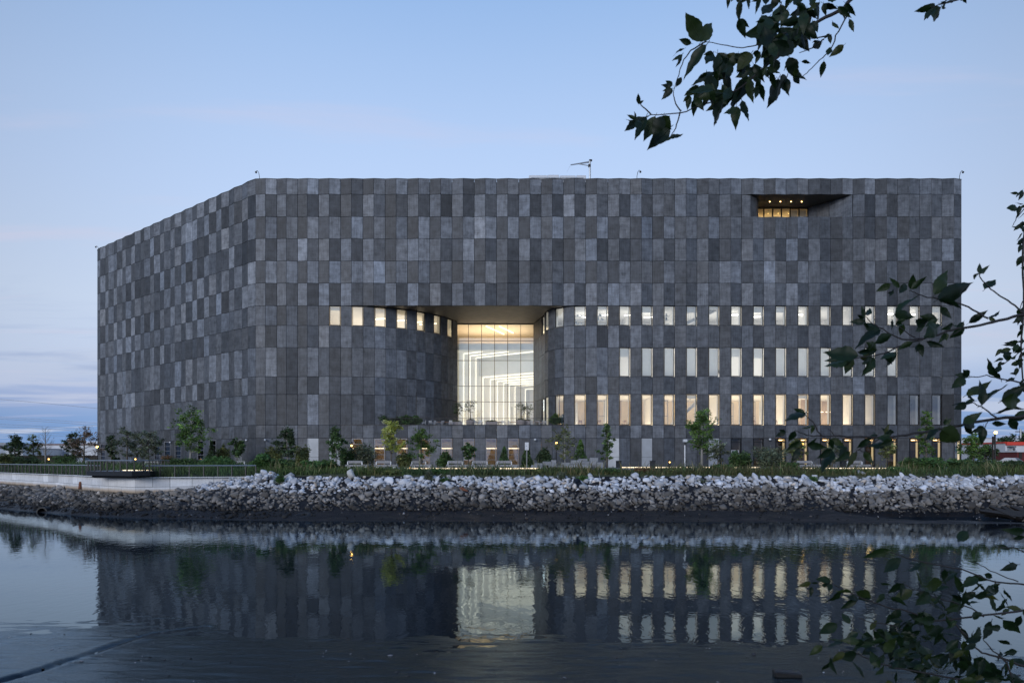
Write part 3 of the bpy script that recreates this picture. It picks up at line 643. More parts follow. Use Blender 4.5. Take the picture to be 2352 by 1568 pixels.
def mudmat(name, col, r0, r1, sc, bs, bd):
    m, t, b, o = mat_new(name); geo = N(t, 'ShaderNodeNewGeometry')
    n1 = N(t, 'ShaderNodeTexNoise', inp={'Scale': sc, 'Detail': 8, 'Roughness': .62}); t.links.new(geo.outputs['Position'], n1.inputs[0])
    n2 = N(t, 'ShaderNodeTexNoise', inp={'Scale': .7, 'Detail': 4}); t.links.new(geo.outputs['Position'], n2.inputs[0])
    c = MIX(t, n2.outputs[0], tuple(v * .6 for v in col), tuple(v * 1.5 for v in col)); t.links.new(c, b.inputs['Base Color'])
    rr_ = N(t, 'ShaderNodeMapRange'); t.links.new(n2.outputs[0], rr_.inputs[0]); rr_.inputs[1].default_value = .35; rr_.inputs[2].default_value = .65; rr_.inputs[3].default_value = r0; rr_.inputs[4].default_value = r1; t.links.new(rr_.outputs[0], b.inputs['Roughness'])
    b.inputs['IOR'].default_value = 1.36 if name == 'mud_far' else 1.30
    bp = N(t, 'ShaderNodeBump', inp={'Strength': bs, 'Distance': bd}); t.links.new(n1.outputs[0], bp.inputs['Height']); t.links.new(bp.outputs[0], b.inputs['Normal']); MATS[name] = m
    if name == 'mud_near': wet(t, b, o, bp.outputs[0], col, (.72, .88, 1.0), rr_.outputs[0], 1.42)
mudmat('mud_far', (.011, .010, .011), .42, .7, 6, 1.0, .09); mudmat('mud_near', (.003, .0026, .0026), .05, .12, 34, 1.0, .006)
wx = np.array([-3000, -400, 400, 3000.]); wy = np.array([-30, 20, 60, 145.])
XX, YY = np.meshgrid(wx, wy); grid_obj('river_water', XX, YY, np.zeros_like(XX), 'water', kind='structure')
# far bank: mud foot and the slope that carries the stones
xs_ = np.concatenate([np.linspace(-3000, -150, 12)[:-1], np.arange(-150, 150, .45), np.linspace(150, 3000, 12)])
ts_ = np.concatenate([np.linspace(-.12, .5, 34), np.linspace(.53, 1.0, 12)])
TX, TT = np.meshgrid(xs_, ts_); TY = shoreY(TX) + (crestY(TX) - shoreY(TX)) * TT
rough_ = np.clip((TT - .02) * 8, 0, 1)
TZ = bankZ(TX, TT) + fbm(TX, TY, .5, 3) * .22 * rough_ + fbm(TX, TY, 2.2, 9) * .09 * rough_ + fbm(TX, TY, .12, 5) * .10
# a shallow side channel runs out to the right
TZ -= .62 * np.exp(-((TY - (43.0 - .10 * (TX - 25))) / 1.9) ** 2) * np.clip((TX - 20) / 6, 0, 1)
bank = grid_obj('river_bank', TX, TY, TZ, 'mud_far', kind='structure')
# land behind the crest: one sheet out to the horizon
ofs = np.array([-.3, .0, .5, 1.2, 2.2, 3.5, 5, 8, 12, 20, 60, 160, 500, 4000.])
GX, GO = np.meshgrid(xs_, ofs); GY = crestY(GX) + GO
edgez = np.where(GX < -18.6, 2.36, 2.50)
GZm = np.where(GO <= 0, edgez, edgez + (GZ - .04 - edgez) * np.clip(GO / 6, 0, 1)) + np.where((GO > .4) & (GO < 6), fbm(GX, GY, .4, 21) * .12, 0)
GZm[0] -= np.where(GX[0] > -18.6, .5, .0)
def groundmat():
    m, t, b, o = mat_new('ground'); geo = N(t, 'ShaderNodeNewGeometry'); n1 = N(t, 'ShaderNodeTexNoise', inp={'Scale': .6, 'Detail': 8, 'Roughness': .7}); t.links.new(geo.outputs['Position'], n1.inputs[0])
    t.links.new(RAMP(t, n1.outputs[0], [(.3, (.030, .040, .016)), (.5, (.045, .055, .022)), (.7, (.075, .065, .040))]), b.inputs['Base Color']); b.inputs['Roughness'].default_value = .95
    bp = N(t, 'ShaderNodeBump', inp={'Strength': .6, 'Distance': .1}); t.links.new(n1.outputs[0], bp.inputs['Height']); t.links.new(bp.outputs[0], b.inputs['Normal']); MATS['ground'] = m
groundmat(); grid_obj('ground', GX, GY, GZm, 'ground', kind='structure')
# paved promenade in front of the building
pm = MB()
for (a, b, y0, y1) in ((-26, 46, 56.5, 69.85),):
    pm.box(a, b, y0, y1, GZ - .06, GZ)
pm.build('promenade', 'paving', kind='structure')
# near bank: bare mud in the foreground, rising behind the camera
nsh = interp([(-40, 15.6), (-11.3, 15.1), (-8, 14.75), (-3, 14.0), (0, 13.6), (4, 13.4), (8, 13.0), (40, 12.5)])
nx = np.arange(-13, 13.01, .055); ny = np.arange(8.0, 16.6, .038); NX, NY = np.meshgrid(nx, ny)
dz_ = nsh(NX) - NY
NZ = .014 * dz_ + fbm(NX, NY, .7, 40, 3) * .030 + fbm(NX * .5, NY * 1.4, 3.0, 44, 3) * .011 + fbm(NX * .28 + .12 * NY, NY, 6.0, 144, 4) * .028 * (.35 + 1.3 * np.clip(fbm(NX, NY, .5, 160) + .5, 0, 1))
chp = [pt(-60, 1600, 10.6), pt(60, 1552, 11.3), pt(150, 1520, 12.1), pt(235, 1492, 12.9), pt(300, 1470, 13.6), pt(360, 1450, 14.2), pt(470, 1437, 14.7)]
cd = np.full(NX.shape, 1e9)
for a, b in zip(chp[:-1], chp[1:]):
    ax, ay, dx, dy = a.x, a.y, b.x - a.x, b.y - a.y; u = np.clip(((NX - ax) * dx + (NY - ay) * dy) / (dx * dx + dy * dy), 0, 1); cd = np.minimum(cd, np.hypot(NX - ax - u * dx + .16 * fbm(NX, NY, .9, 82), NY - ay - u * dy + .3 * fbm(NX, NY, 1.1, 83)))
NZ = NZ - (.06 + .09 * fbm(NX, NY, 1.5, 71)) * np.exp(-(cd / .07) ** 2) + (.012 + .03 * fbm(NX, NY, 2.1, 72)) * np.exp(-((cd - .2) / .13) ** 2)
mudflat = grid_obj('mud_flat', NX, NY, NZ, 'mud_near', kind='structure')
nx2 = np.concatenate([np.linspace(-600, -16, 10), np.linspace(-15, 15, 31), np.linspace(16, 600, 10)]); ny2 = np.array([-400, -60, -12, -4, 0, 2.2, 4, 6, 8.05, 9.0])
NX2, NY2 = np.meshgrid(nx2, ny2); nz2 = interp([(-400, 2.3), (0, 2.15), (2.2, 2.0), (4, 1.5), (6, .85), (8.05, .08), (9.0, -.12)])
grid_obj('near_bank', NX2, NY2, nz2(NY2) + np.where(NY2 < 7, fbm(NX2, NY2, .5, 60) * .2, 0), 'ground', kind='structure')
# debris on the foreground mud: a sunk block of timber
# ---------------------------------------------------------------- stone armour on the bank
def hull_template(seed, n=13):
    r = random.Random(seed); bm = bmesh.new(); sc = (r.uniform(.85, 1.2), r.uniform(.75, 1.05), r.uniform(.42, .72))
    for i in range(n):
        v = Vector((r.gauss(0, 1), r.gauss(0, 1), r.gauss(0, 1))).normalized() * r.uniform(.82, 1.08); bm.verts.new((v.x * sc[0], v.y * sc[1], v.z * sc[2]))
    res = bmesh.ops.convex_hull(bm, input=bm.verts); bmesh.ops.delete(bm, geom=list({g for g in res['geom_interior'] + res['geom_unused'] if isinstance(g, bmesh.types.BMVert)}), context='VERTS')
    bmesh.ops.bevel(bm, geom=list(bm.edges), offset=.07, segments=1, affect='EDGES'); bmesh.ops.triangulate(bm, faces=bm.faces)
    bm.verts.ensure_lookup_table(); V = np.array([v.co[:] for v in bm.verts]); Fc = np.array([[v.index for v in f.verts] for f in bm.faces]); bm.free(); return V, Fc
def hull_simple(seed, n=12):
    r = random.Random(seed); bm = bmesh.new(); sc = (r.uniform(.85, 1.25), r.uniform(.7, 1.05), r.uniform(.42, .72))
    for i in range(n):
        v = Vector((r.gauss(0, 1), r.gauss(0, 1), r.gauss(0, 1))).normalized() * r.uniform(.85, 1.1); bm.verts.new((v.x * sc[0], v.y * sc[1], v.z * sc[2]))
    res = bmesh.ops.convex_hull(bm, input=bm.verts); bmesh.ops.delete(bm, geom=list({g for g in res['geom_interior'] + res['geom_unused'] if isinstance(g, bmesh.types.BMVert)}), context='VERTS')
    bm.verts.index_update(); bm.verts.ensure_lookup_table(); V = np.array([v.co[:] for v in bm.verts]); Fc = np.array([[v.index for v in f.verts] for f in bm.faces]); bm.free(); return V, Fc
TPL = [hull_simple(s) for s in range(40)]
rk = random.Random(21); rocks = []
def rock_at(x, y, z, s, col): rocks.append((x, y, z, s, col, rk.randrange(len(TPL)), (Quaternion((1, 0, 0), .38 + rk.gauss(0, .45)) @ Quaternion((0, 1, 0), rk.gauss(0, .45)) @ Quaternion((0, 0, 1), rk.uniform(0, 6.28))).to_matrix()))
def rock_col(z, x=0):
    e = z + rk.gauss(0, .12) + .12 * math.sin(x * .31) + .08 * math.sin(x * .83 + 1)
    if e > 1.56:
        v = .50 * math.exp(rk.gauss(0, .24)); q = rk.random()
        return (v * 1.06, v * .93, v * .80) if q < .10 else (v * .97, v * .985, v * 1.03)
    lo = min(1, max(0, (e - .45) / .35)); v = (.05 + .12 * lo) * math.exp(rk.gauss(0, .34)); return (v * 1.08, v * .99, v * .90)
for i in range(16500):
    X = rk.uniform(-78, 62)
    tf = float(toeF(X)); T = tf - .05 + (1.03 - tf) * rk.random() ** .96
    Yv = float(shoreY(X) + (crestY(X) - shoreY(X)) * T); Zv = float(bankZ(np.array(X), np.array(T)))
    dens = 1 - .10 * (Zv < 1.5)
    if Yv > 70 and rk.random() < .4: continue
    if rk.random() > dens: continue
    s = min(.42, .138 * math.exp(rk.gauss(0, .42))) * (1.12 if Zv > 1.5 else 1.0)
    if T < tf: s *= .7
    rock_at(X, Yv, Zv + s * rk.uniform(.10, .55), s, rock_col(Zv, X))
for i in range(420):                                       # stones heaped against the end of the river wall
    X = rk.uniform(-26, -17.5); f = (X + 26) / 8.5; Yv = 50.0 - rk.random() * 1.6 + (0 if X < -19 else rk.random() * 1.2); zt_ = 1.25 + f * 1.45 - (50 - Yv) * .3
    s = .17 * math.exp(rk.gauss(0, .3)); rock_at(X, Yv, min(zt_, 2.62) + rk.uniform(-.2, .1), s, rock_col(1.9))
for i in range(2600):                                      # dark muddy rubble on the foot of the bank
    X = rk.uniform(-75, 20) if i < 2000 else rk.uniform(-30, 40); T = rk.uniform(.05, float(toeF(X)) + .06); Yv = float(shoreY(X) + (crestY(X) - shoreY(X)) * T)
    if X > -12 and rk.random() < .65: continue
    s = (.11 if X < -12 else .055) * math.exp(rk.gauss(0, .4)); v = .014 * math.exp(rk.gauss(0, .3)); rock_at(X, Yv, float(bankZ(np.array(X), np.array(T))) + s * rk.uniform(-.3, .25), s, (v, v * .95, v * .92))
for i in range(260):                                       # stray pebbles and bits on the mud
    X = rk.uniform(-30, 34); T = rk.uniform(.06, float(toeF(X))); Yv = float(shoreY(X) + (crestY(X) - shoreY(X)) * T)
    s = .035 * math.exp(rk.gauss(0, .55)); rock_at(X, Yv, float(bankZ(np.array(X), np.array(T))) + s * .3, s, rk.choice([(.3, .3, .31), (.1, .09, .08), (.06, .055, .05)]))
rock_at(-11.7, 49.7, 2.62, .50, (.55, .53, .49)); rock_at(25.6, 50.2, 2.70, .42, (.30, .31, .33))
def vis(q): return (abs(q[0] / q[1]) < .76) * q[3] / q[1]
rocks.sort(key=lambda q: -vis(q))
for q in rocks[:300]:
    V, Fc = hull_template(q[5] * 31 + rk.randrange(12)); V = V @ np.array(q[6]).T * q[3]
    o = np_obj('stone', V, Fc, 'rock', bank, np.tile(np.array(q[4]), (len(Fc), 1))); o.location = q[:3]
Vs, Fs, Cs, n0 = [], [], [], 0
for q in rocks[300:]:
    V, Fc = TPL[q[5]]; Vs.append(V @ np.array(q[6]).T * q[3] + np.array(q[:3])); Fs.append(Fc + n0); Cs.append(np.tile(np.array(q[4]), (len(Fc), 1))); n0 += len(V)
np_obj('stone', np.concatenate(Vs), np.concatenate(Fs), 'rock', bank, np.concatenate(Cs), kind='stuff')

# bits of shell, stone and litter on the foreground mud
pr = np.random.default_rng(6); Vs, Fs, Cs, n0 = [], [], [], 0
for i in range(520):
    y = 9.6 + 5.2 * pr.random() ** 1.2; x = pr.uniform(-.8, .8) * y; s = .010 * math.exp(pr.normal(0, .55)); V, Fc = TPL[i % 40]
    if y > float(nsh(x)) - .2: continue
    iy, ix = int((y - 8.0) / .038), int((x + 13) / .055); z = NZ[iy, ix]; a = pr.uniform(0, 6.28)
    Rm = np.array([[math.cos(a), -math.sin(a), 0], [math.sin(a), math.cos(a), 0], [0, 0, 1]]); v = (.30 if pr.random() < .3 else .05) * math.exp(pr.normal(0, .3))
    Vs.append((V * np.array([1.6, 1, .6])) @ Rm.T * s + np.array([x, y, z + s * .2])); Fs.append(Fc + n0); Cs.append(np.tile([v, v, v * 1.08], (len(Fc), 1))); n0 += len(V)
np_obj('pebble', np.concatenate(Vs), np.concatenate(Fs), 'rock', mudflat, np.concatenate(Cs), kind='stuff')
# ---------------------------------------------------------------- river wall, railings, lookout
def wallmat():
    m = MATS['wall_concrete']; t = m.node_tree; b = t.nodes['Principled BSDF']; src = b.inputs['Base Color'].links[0].from_socket
    geo = N(t, 'ShaderNodeNewGeometry'); sp = N(t, 'ShaderNodeSeparateXYZ'); t.links.new(geo.outputs['Position'], sp.inputs[0])
    nz = N(t, 'ShaderNodeTexNoise', inp={'Scale': 1.7, 'Detail': 5}); t.links.new(geo.outputs['Position'], nz.inputs[0])
    h = MATH(t, 'ADD', sp.outputs[2], MATH(t, 'MULTIPLY', nz.outputs[0], .16)); mr = N(t, 'ShaderNodeMapRange'); t.links.new(h, mr.inputs[0])
    mr.inputs[1].default_value = 1.70; mr.inputs[2].default_value = 1.50; mr.inputs[3].default_value = 0; mr.inputs[4].default_value = 1
    mr2 = N(t, 'ShaderNodeMapRange'); t.links.new(h, mr2.inputs[0]); mr2.inputs[1].default_value = 1.46; mr2.inputs[2].default_value = 1.36; mr2.inputs[3].default_value = 0; mr2.inputs[4].default_value = 1
    c = MIX(t, MATH(t, 'MULTIPLY', mr.outputs[0], .8), src, (.40, .29, .18)); c = MIX(t, MATH(t, 'MULTIPLY', mr2.outputs[0], .85), c, (.08, .07, .06)); t.links.new(c, b.inputs['Base Color'])
wallmat()
WP = [V2(-92.3, 101.9), V2(-51.2, 68.3), V2(-37.5, 57.1), V2(-29.5, 49.9), V2(-26.5, 48.0), V2(-24.5, 48.9), V2(-19.06, 50.8)]
WT = 2.42
wall = empty('river_wall', (-26.5, 48.0, 1.2), label='long pale concrete river wall of jointed slabs above the stones', cat='wall')
def along(pts, step):
    """points every step metres along a polyline, with the local direction"""
    out = []; carry = 0.0
    for a, b in zip(pts[:-1], pts[1:]):
        L = (b - a).length; t = (b - a) / L; s = carry
        while s < L: out.append((a + t * s, t)); s += step
        carry = s - L
    return out
wr = random.Random(3)
def slab(A, Bp, z0, z1, th=.30):
    t = (Bp - A); L = t.length; t /= L; n = Vector((t.y, -t.x, 0)); g = .012; v = .66 * math.exp(wr.gauss(0, .08)); m = MB()
    def P(u, z, d): q = A + t * u + n * d; return (q.x, q.y, z)
    m.add([P(g, z0 + g, 0), P(L - g, z0 + g, 0), P(L - g, z1 - g, 0), P(g, z1 - g, 0), P(g, z0 + g, -th), P(L - g, z0 + g, -th), P(L - g, z1 - g, -th), P(g, z1 - g, -th)],
          [(0, 1, 2, 3), (3, 2, 6, 7), (1, 5, 6, 2), (4, 0, 3, 7), (5, 4, 7, 6)], (v, v * 1.01, v * 1.03)); wb(m, 'slab', 'wall_concrete', wall, attr=True)
core = MB()
for a, b in zip(WP[:-1], WP[1:]):
    t = (b - a).normalized(); n = Vector((t.y, -t.x, 0)); a2, b2 = a - n * .06, b - n * .06
    core.quad((a2.x, a2.y, .9), (b2.x, b2.y, .9), (b2.x, b2.y, WT - .02), (a2.x, a2.y, WT - .02))
    nS = max(1, round((b - a).length / (1.6 if a.x > -25 else 1.25)))
    for i in range(nS): slab(a + (b - a) * (i / nS), a + (b - a) * ((i + 1) / nS), WT - .70, WT)
    nS = max(1, round((b - a).length / 1.9))
    for i in range(nS): slab(a + (b - a) * (i / nS), a + (b - a) * ((i + 1) / nS), 1.0, WT - .70)
wb(core, 'core', 'backing', wall)
def railing(name, pts, z0, h, label, step=1.05, ncab=9, off=-.12, topmat='rail_metal'):
    o = empty(name, (*pts[len(pts) // 2][:2], z0), label=label, cat='railing')
    P2 = []
    for i, p in enumerate(pts):
        t = (pts[min(i + 1, len(pts) - 1)] - pts[max(i - 1, 0)]).normalized(); P2.append(p + Vector((t.y, -t.x, 0)) * off)
    st_ = along(P2, step) + [(P2[-1], None)]
    pm_ = MB()
    for p, t in st_:
        mm = MB().box(p.x - .035, p.x + .035, p.y - .035, p.y + .035, z0, z0 + h - .02); wb(mm, 'post', 'black_metal', o)
    tr = MB().tube([(p.x, p.y, z0 + h) for p in P2], .045, 6); wb(tr, 'top_rail', topmat, o)
    cb = MB()
    for k in range(ncab): cb.tube([(p.x, p.y, z0 + .06 + (h - .12) * k / ncab) for p in P2], .008, 4)
    wb(cb, 'cable', 'black_metal', o); return o
railing('river_railing', [WP[1] + V2(-8, 6.6), WP[1], WP[2], V2(-30.9, 51.1)], WT, .80, 'black post and cable railing on the wall left of the lookout')
railing('river_railing', [V2(-26.0, 48.35), WP[5], WP[6]], WT, .80, 'black cable railing on the wall between the lookout and the white stones', step=.95)
# lookout platform
dk = [V2(-30.5, 48.9), V2(-26.0, 46.7), V2(-25.4, 47.9), V2(-26.6, 53.5), V2(-31.6, 53.6)]
lk = empty('lookout_deck', (-28, 50, 2.5), label='small steel-edged lookout deck projecting over the river wall', cat='deck')
m = MB(); n5 = 5; zz0, zz1 = 2.52, 2.84
m.add([(p.x, p.y, z) for z in (zz0, zz1) for p in dk], [(i, (i + 1) % n5, n5 + (i + 1) % n5, n5 + i) for i in range(n5)]); wb(m, 'edge_beam', 'frame_dark', lk)
m = MB().add([(p.x, p.y, zz1 + .004) for p in dk], [tuple(range(n5))]); wb(m, 'deck_floor', 'paving', lk)
for (a, b) in ((V2(-30.2, 49.2), V2(-26.0, 47.2)),):
    m = MB().tube([(a.x, a.y, zz0 - .08), (b.x, b.y, zz0 - .08)], .09, 8); wb(m, 'beam', 'frame_dark', lk)
railing('lookout_railing', [V2(-31.4, 52.5), V2(-30.5, 49.05), V2(-26.05, 46.85), V2(-25.6, 48.0), V2(-26.6, 53)], 2.56, 1.03, 'taller black railing round the lookout deck', step=.72, ncab=10, off=-.02)
for i, (x, y) in enumerate(((-29.2, 51.2), (-28.2, 51.0), (-27.3, 50.8))):
    m = MB().box(x, x + .75, y, y + .06, 2.845, 2.885); o = m.build('deck_light', 'led_warm'); tag(o, '%s low warm strip light on the lookout deck floor' % ('left', 'middle', 'right')[i], 'light', 'strip lights on the lookout deck')
# drain pipe out of the wall and culvert mouth in the mud
m = MB(); p = pt(184, 1112, 54.0); m.tube([p + Vector((.3, 1.2, .2)), p + Vector((0, 0, .12)), p + Vector((.06, -.15, -.35))], .11, 10); tag(m.build('drain_pipe', 'rust'), 'short rusty drain pipe poking out of the river wall', 'pipe')
c = pt(98, 1176, 47.5); m = MB(); prof = []
for rr_, yy in ((.36, 0), (.36, 1.6)): pass
ring = 16; vs = []; fs = []
for (r_, y_) in ((.40, -.1), (.40, 1.5), (.31, 1.5), (.31, -.1)):
    for k in range(ring): a = 2 * math.pi * k / ring; vs.append((c.x + r_ * math.cos(a), c.y + y_, c.z - .02 + r_ * math.sin(a)))
for q in range(4):
    for k in range(ring): k2 = (k + 1) % ring; fs.append((q * ring + k, q * ring + k2, ((q + 1) % 4) * ring + k2, ((q + 1) % 4) * ring + k))
m.add(vs, fs); tag(m.build('culvert_pipe', 'rubber'), 'dark round pipe mouth half buried in mud at the left shore', 'pipe')
# ---------------------------------------------------------------- trees, shrubs, grass
PAL = {'dark': (.040, .064, .028), 'green': (.085, .15, .036), 'olive': (.115, .13, .046), 'yellow': (.40, .44, .095), 'russet': (.16, .115, .080), 'grey': (.105, .125, .080), 'mid': (.060, .105, .036), 'lush': (.065, .13, .040), 'brown': (.15, .09, .045)}
def leaves_np(C, size, rng, col, var=.28, flat=.35, cf=None):
    """one small pointed leaf (two triangles) at each centre"""
    n = len(C); a = rng.normal(size=(n, 3)); a[:, 2] *= flat; a /= np.linalg.norm(a, axis=1)[:, None]
    b = rng.normal(size=(n, 3)); b -= (b * a).sum(1)[:, None] * a; b /= np.linalg.norm(b, axis=1)[:, None]
    s = size * np.exp(rng.normal(0, .28, n))[:, None]
    V = np.stack([C - a * s, C + b * s * .42, C + a * s, C - b * s * .42], 1).reshape(-1, 3)
    Fq = np.arange(4 * n).reshape(n, 4)
    t = np.exp(rng.normal(0, var, n))[:, None] * (1 if cf is None else cf[:, None]); w = rng.normal(0, .10, n)[:, None]
    Cc = np.array(col)[None, :] * t * np.concatenate([1 + w, np.ones_like(w), 1 - w], 1); return V, Fq, np.clip(Cc, .004, .6)
def plant(name, x, ytop, d, wpx, style, col, label, cat='tree', group=None, nleaf=None, zb=None, bark='bark', seed=None, leaf=.095):
    rng = np.random.default_rng(seed if seed is not None else int(x * 7 + d)); base = Vector((xat(x, d), d, GZ - .05 if zb is None else zb))
    H = zat(ytop, d) - base.z; Wd = wpx * d / F; C = []; CF = []; tr = MB(); lean = rng.normal(0, .02, 2)
    pal = np.array(PAL[col]) * 1.25
    def ax(f): return np.array([lean[0] * H * f, lean[1] * H * f, H * f])
    if style in ('oak', 'sparse', 'columnar', 'upright', 'feathery', 'bare', 'lollipop'):
        t0 = {'oak': .26, 'sparse': .25, 'columnar': .16, 'upright': .22, 'feathery': .22, 'bare': .25, 'lollipop': .40}[style]
        nb = {'oak': 30, 'sparse': 22, 'columnar': 30, 'upright': 26, 'feathery': 34, 'bare': 30, 'lollipop': 24}[style]
        r0 = .022 * H + .01; tr.tube([ax(f) for f in (0, .3, .6, .85, .98)], [r0, r0 * .75, r0 * .5, r0 * .25, .008], 7)
        nl = 1.5 * (nleaf or 0) or 1.5 * {'oak': 2600, 'sparse': 1200, 'columnar': 1800, 'upright': 2400, 'feathery': 650, 'bare': 0, 'lollipop': 1500}[style]
        for i in range(nb):
            f = t0 + (1 - t0) * ((i + rng.random()) / nb) ** .9
            g = (f - t0) / (1 - t0)
            prof = {'oak': (.55 + .75 * g) if g < .45 else 1.25 * (1 - g) ** .75 + .12, 'sparse': math.sin(math.pi * min(1, g * .8 + .22)) ** .7, 'columnar': .85 * (1 - g) ** .4 + .2, 'upright': .9 * (1 - g) ** .55 + .15, 'feathery': (.75 + .5 * g) if g < .4 else 1.3 * (1 - g) ** .6, 'bare': .5 + .5 * (1 - g), 'lollipop': math.sqrt(max(.05, 1 - (2 * g - 1) ** 2))}[style]
            L = Wd * .5 * prof * rng.uniform(.65, 1.18); az = i * 2.4 + rng.normal(0, .5)
            up = {'oak': .30, 'sparse': .30, 'columnar': .9, 'upright': 1.1, 'feathery': .55, 'bare': 1.3, 'lollipop': .3}[style] * rng.uniform(.5, 1.4)
            dirv = np.array([math.cos(az), math.sin(az), 0]); p0 = ax(f * .94); p1 = p0 + dirv * L * .55 + np.array([0, 0, L * up * .35]); p2 = p0 + dirv * L + np.array([0, 0, L * up])
            if p2[2] > H: p2[2] = H - .02
            rb = max(.007, r0 * .33 * (1 - g * .7)); tr.tube([p0, p1, p2], [rb, rb * .6, rb * .25], 4, cap=False)
            if style in ('feathery', 'bare'):
                for q in range(5):
                    u = rng.uniform(.3, .95); pp = p0 + (p2 - p0) * u; e = pp + (dirv * rng.uniform(.1, .3) + rng.normal(0, .16, 3) + np.array([0, 0, .15])) * L * .8; tr.tube([pp, e], [rb * .35, .004], 3, cap=False)
            k = int(nl / nb * rng.uniform(.55, 1.45) * (L / (Wd * .42)))
            if k > 0:
                ncl = max(2, k // 34); cu = rng.uniform(.25, 1.05, ncl) ** .8; cc = p0 + (p2 - p0) * cu[:, None] + rng.normal(0, .06 * Wd, (ncl, 3)) * np.array([1, 1, .8])
                idx = rng.integers(0, ncl, k); CF.append(np.exp(rng.normal(0, .38, ncl))[idx]); C.append(cc[idx] + rng.normal(0, 1, (k, 3)) * np.array([1, 1, .75]) * (.036 * Wd + .035))
    else:   # dense clipped or bushy shapes made of stems and leaves through the whole volume
        nl = int(1.4 * (nleaf or 0)) or {'cone': 2600, 'ball': 2200, 'bush': 1900, 'tuft': 900}[style]
        for i in range(9):
            az = i * 2.4; tr.tube([(0.03 * math.cos(az), .03 * math.sin(az), 0), (Wd * .16 * math.cos(az), Wd * .16 * math.sin(az), H * .45), (Wd * .3 * math.cos(az), Wd * .3 * math.sin(az), H * .78)], [.02, .012, .005], 4, cap=False)
        u = rng.random(nl) ** .75; az = rng.uniform(0, 2 * math.pi, nl); rad = rng.random(nl) ** .28
        if style == 'cone': f = rng.random(nl) ** 1.35; R_ = Wd * .5 * (1 - f) ** .8 * (.86 + .22 * np.sin(az * 3 + f * 9)) + .02; P = np.stack([R_ * rad * np.cos(az), R_ * rad * np.sin(az), .05 + f * (H - .05)], 1)
        else:
            th = np.arccos(rng.uniform(-1, 1, nl)); rr_ = rad * (.80 + .30 * np.sin(az * 2 + 1.3 * x) * np.sin(th * 3 + x) + rng.normal(0, .07, nl))
            if style == 'tuft': rr_ *= rng.uniform(.5, 1.15, nl)
            P = np.stack([Wd * .5 * rr_ * np.sin(th) * np.cos(az), Wd * .5 * rr_ * np.sin(th) * np.sin(az), H * .5 * (1 + rr_ * np.cos(th))], 1)
        C.append(P); CF.append(np.exp(1.6 * fbm(P[:, 0] + x, P[:, 1] + P[:, 2] * 1.3, 2.6, 14, 2)))
    o = empty(name, base, label=label, cat=cat, group=group)
    tr.build('trunk' if cat == 'tree' else 'stem', bark, o, smooth=True)
    if C:
        C = np.concatenate(C); V, Fq, Cc = leaves_np(C, leaf * (1.0 if style != 'cone' else .8), rng, pal, cf=np.concatenate(CF)); np_obj('crown' if cat == 'tree' else 'foliage', V, Fq, 'foliage', o, Cc)
    return o
T = plant
T('young_tree', 33, 996, 74, 46, 'oak', 'dark', 'dark green young tree near the left edge of the picture')
T('young_tree', 76, 993, 76, 36, 'sparse', 'olive', 'thin olive tree with wide gaps, left of the leafless tree')
T('bare_tree', 105, 979, 75, 40, 'bare', 'grey', 'leafless young tree with a pale trunk left of the building', bark='bark_pale')
T('young_tree', 168, 990, 78, 44, 'oak', 'dark', 'small dark tree just behind the brownish tree left of the building')
T('young_tree', 192, 977, 74, 74, 'sparse', 'russet', 'broad brownish tree with thin foliage beside the left corner lamp', nleaf=1500)
T('young_tree', 256, 1000, 74, 28, 'columnar', 'dark', 'narrow dark tree at the far left corner of the building')
T('young_tree', 292, 979, 72, 62, 'sparse', 'grey', 'full dark tree behind the lookout railing', nleaf=2000)
T('young_tree', 342, 990, 69, 66, 'feathery', 'grey', 'wide low feathery tree with a thin crown right of the lookout', nleaf=2300)
T('young_tree', 437, 932, 62, 80, 'oak', 'green', 'tallest green tree before the pleated side wall', bark='bark_pale', nleaf=3200)
T('small_tree', 486, 1013, 66, 30, 'cone', 'dark', 'small pointed evergreen just right of the tall green tree')
T('small_tree', 513, 1019, 67, 32, 'ball', 'olive', 'olive shrub between two pointed evergreens by the side wall', 'shrub')
T('small_tree', 545, 1007, 64, 32, 'lollipop', 'mid', 'small pointed tree on a thin stem near the building corner')
T('young_tree', 661, 976, 60, 54, 'oak', 'dark', 'dark slender tree left of the pale metal doors', bark='bark_pale')
T('young_tree', 772, 979, 60, 50, 'oak', 'mid', 'dark green tree with a white stem in front of a pale metal door', bark='bark_pale')
T('young_tree', 898, 965, 58, 58, 'upright', 'yellow', 'yellow-green upright tree below the terrace', nleaf=2600)
T('young_tree', 967, 978, 60, 70, 'sparse', 'green', 'open green tree with spreading limbs right of the yellow tree', nleaf=1600)
T('small_tree', 1075, 1016, 60, 30, 'lollipop', 'mid', 'small round-headed tree in front of a lit ground floor window', nleaf=1300)
T('cone_shrub', 1158, 1025, 64, 32, 'cone', 'mid', 'clipped cone evergreen in front of the last lit shopfront window', 'shrub')
T('cone_shrub', 1210, 1022, 64, 36, 'cone', 'mid', 'clipped cone evergreen right behind the trail sign', 'shrub')
T('round_shrub', 1250, 1025, 64, 36, 'ball', 'dark', 'round dark shrub between the trail sign and the feathery tree', 'shrub')
T('feathery_tree', 1298, 977, 59, 74, 'feathery', 'olive', 'feathery nearly bare tree beside the stacked granite blocks', bark='bark_pale', nleaf=900)
T('cone_shrub', 1333, 1009, 64, 44, 'cone', 'green', 'largest clipped cone evergreen behind the granite blocks', 'shrub')
T('young_tree', 1394, 971, 60, 32, 'columnar', 'mid', 'narrow upright tree beside a pale metal door', nleaf=1300)
T('young_tree', 1612, 937, 60, 80, 'oak', 'green', 'large leafy green tree in front of the second floor windows', nleaf=3600, bark='bark_pale')
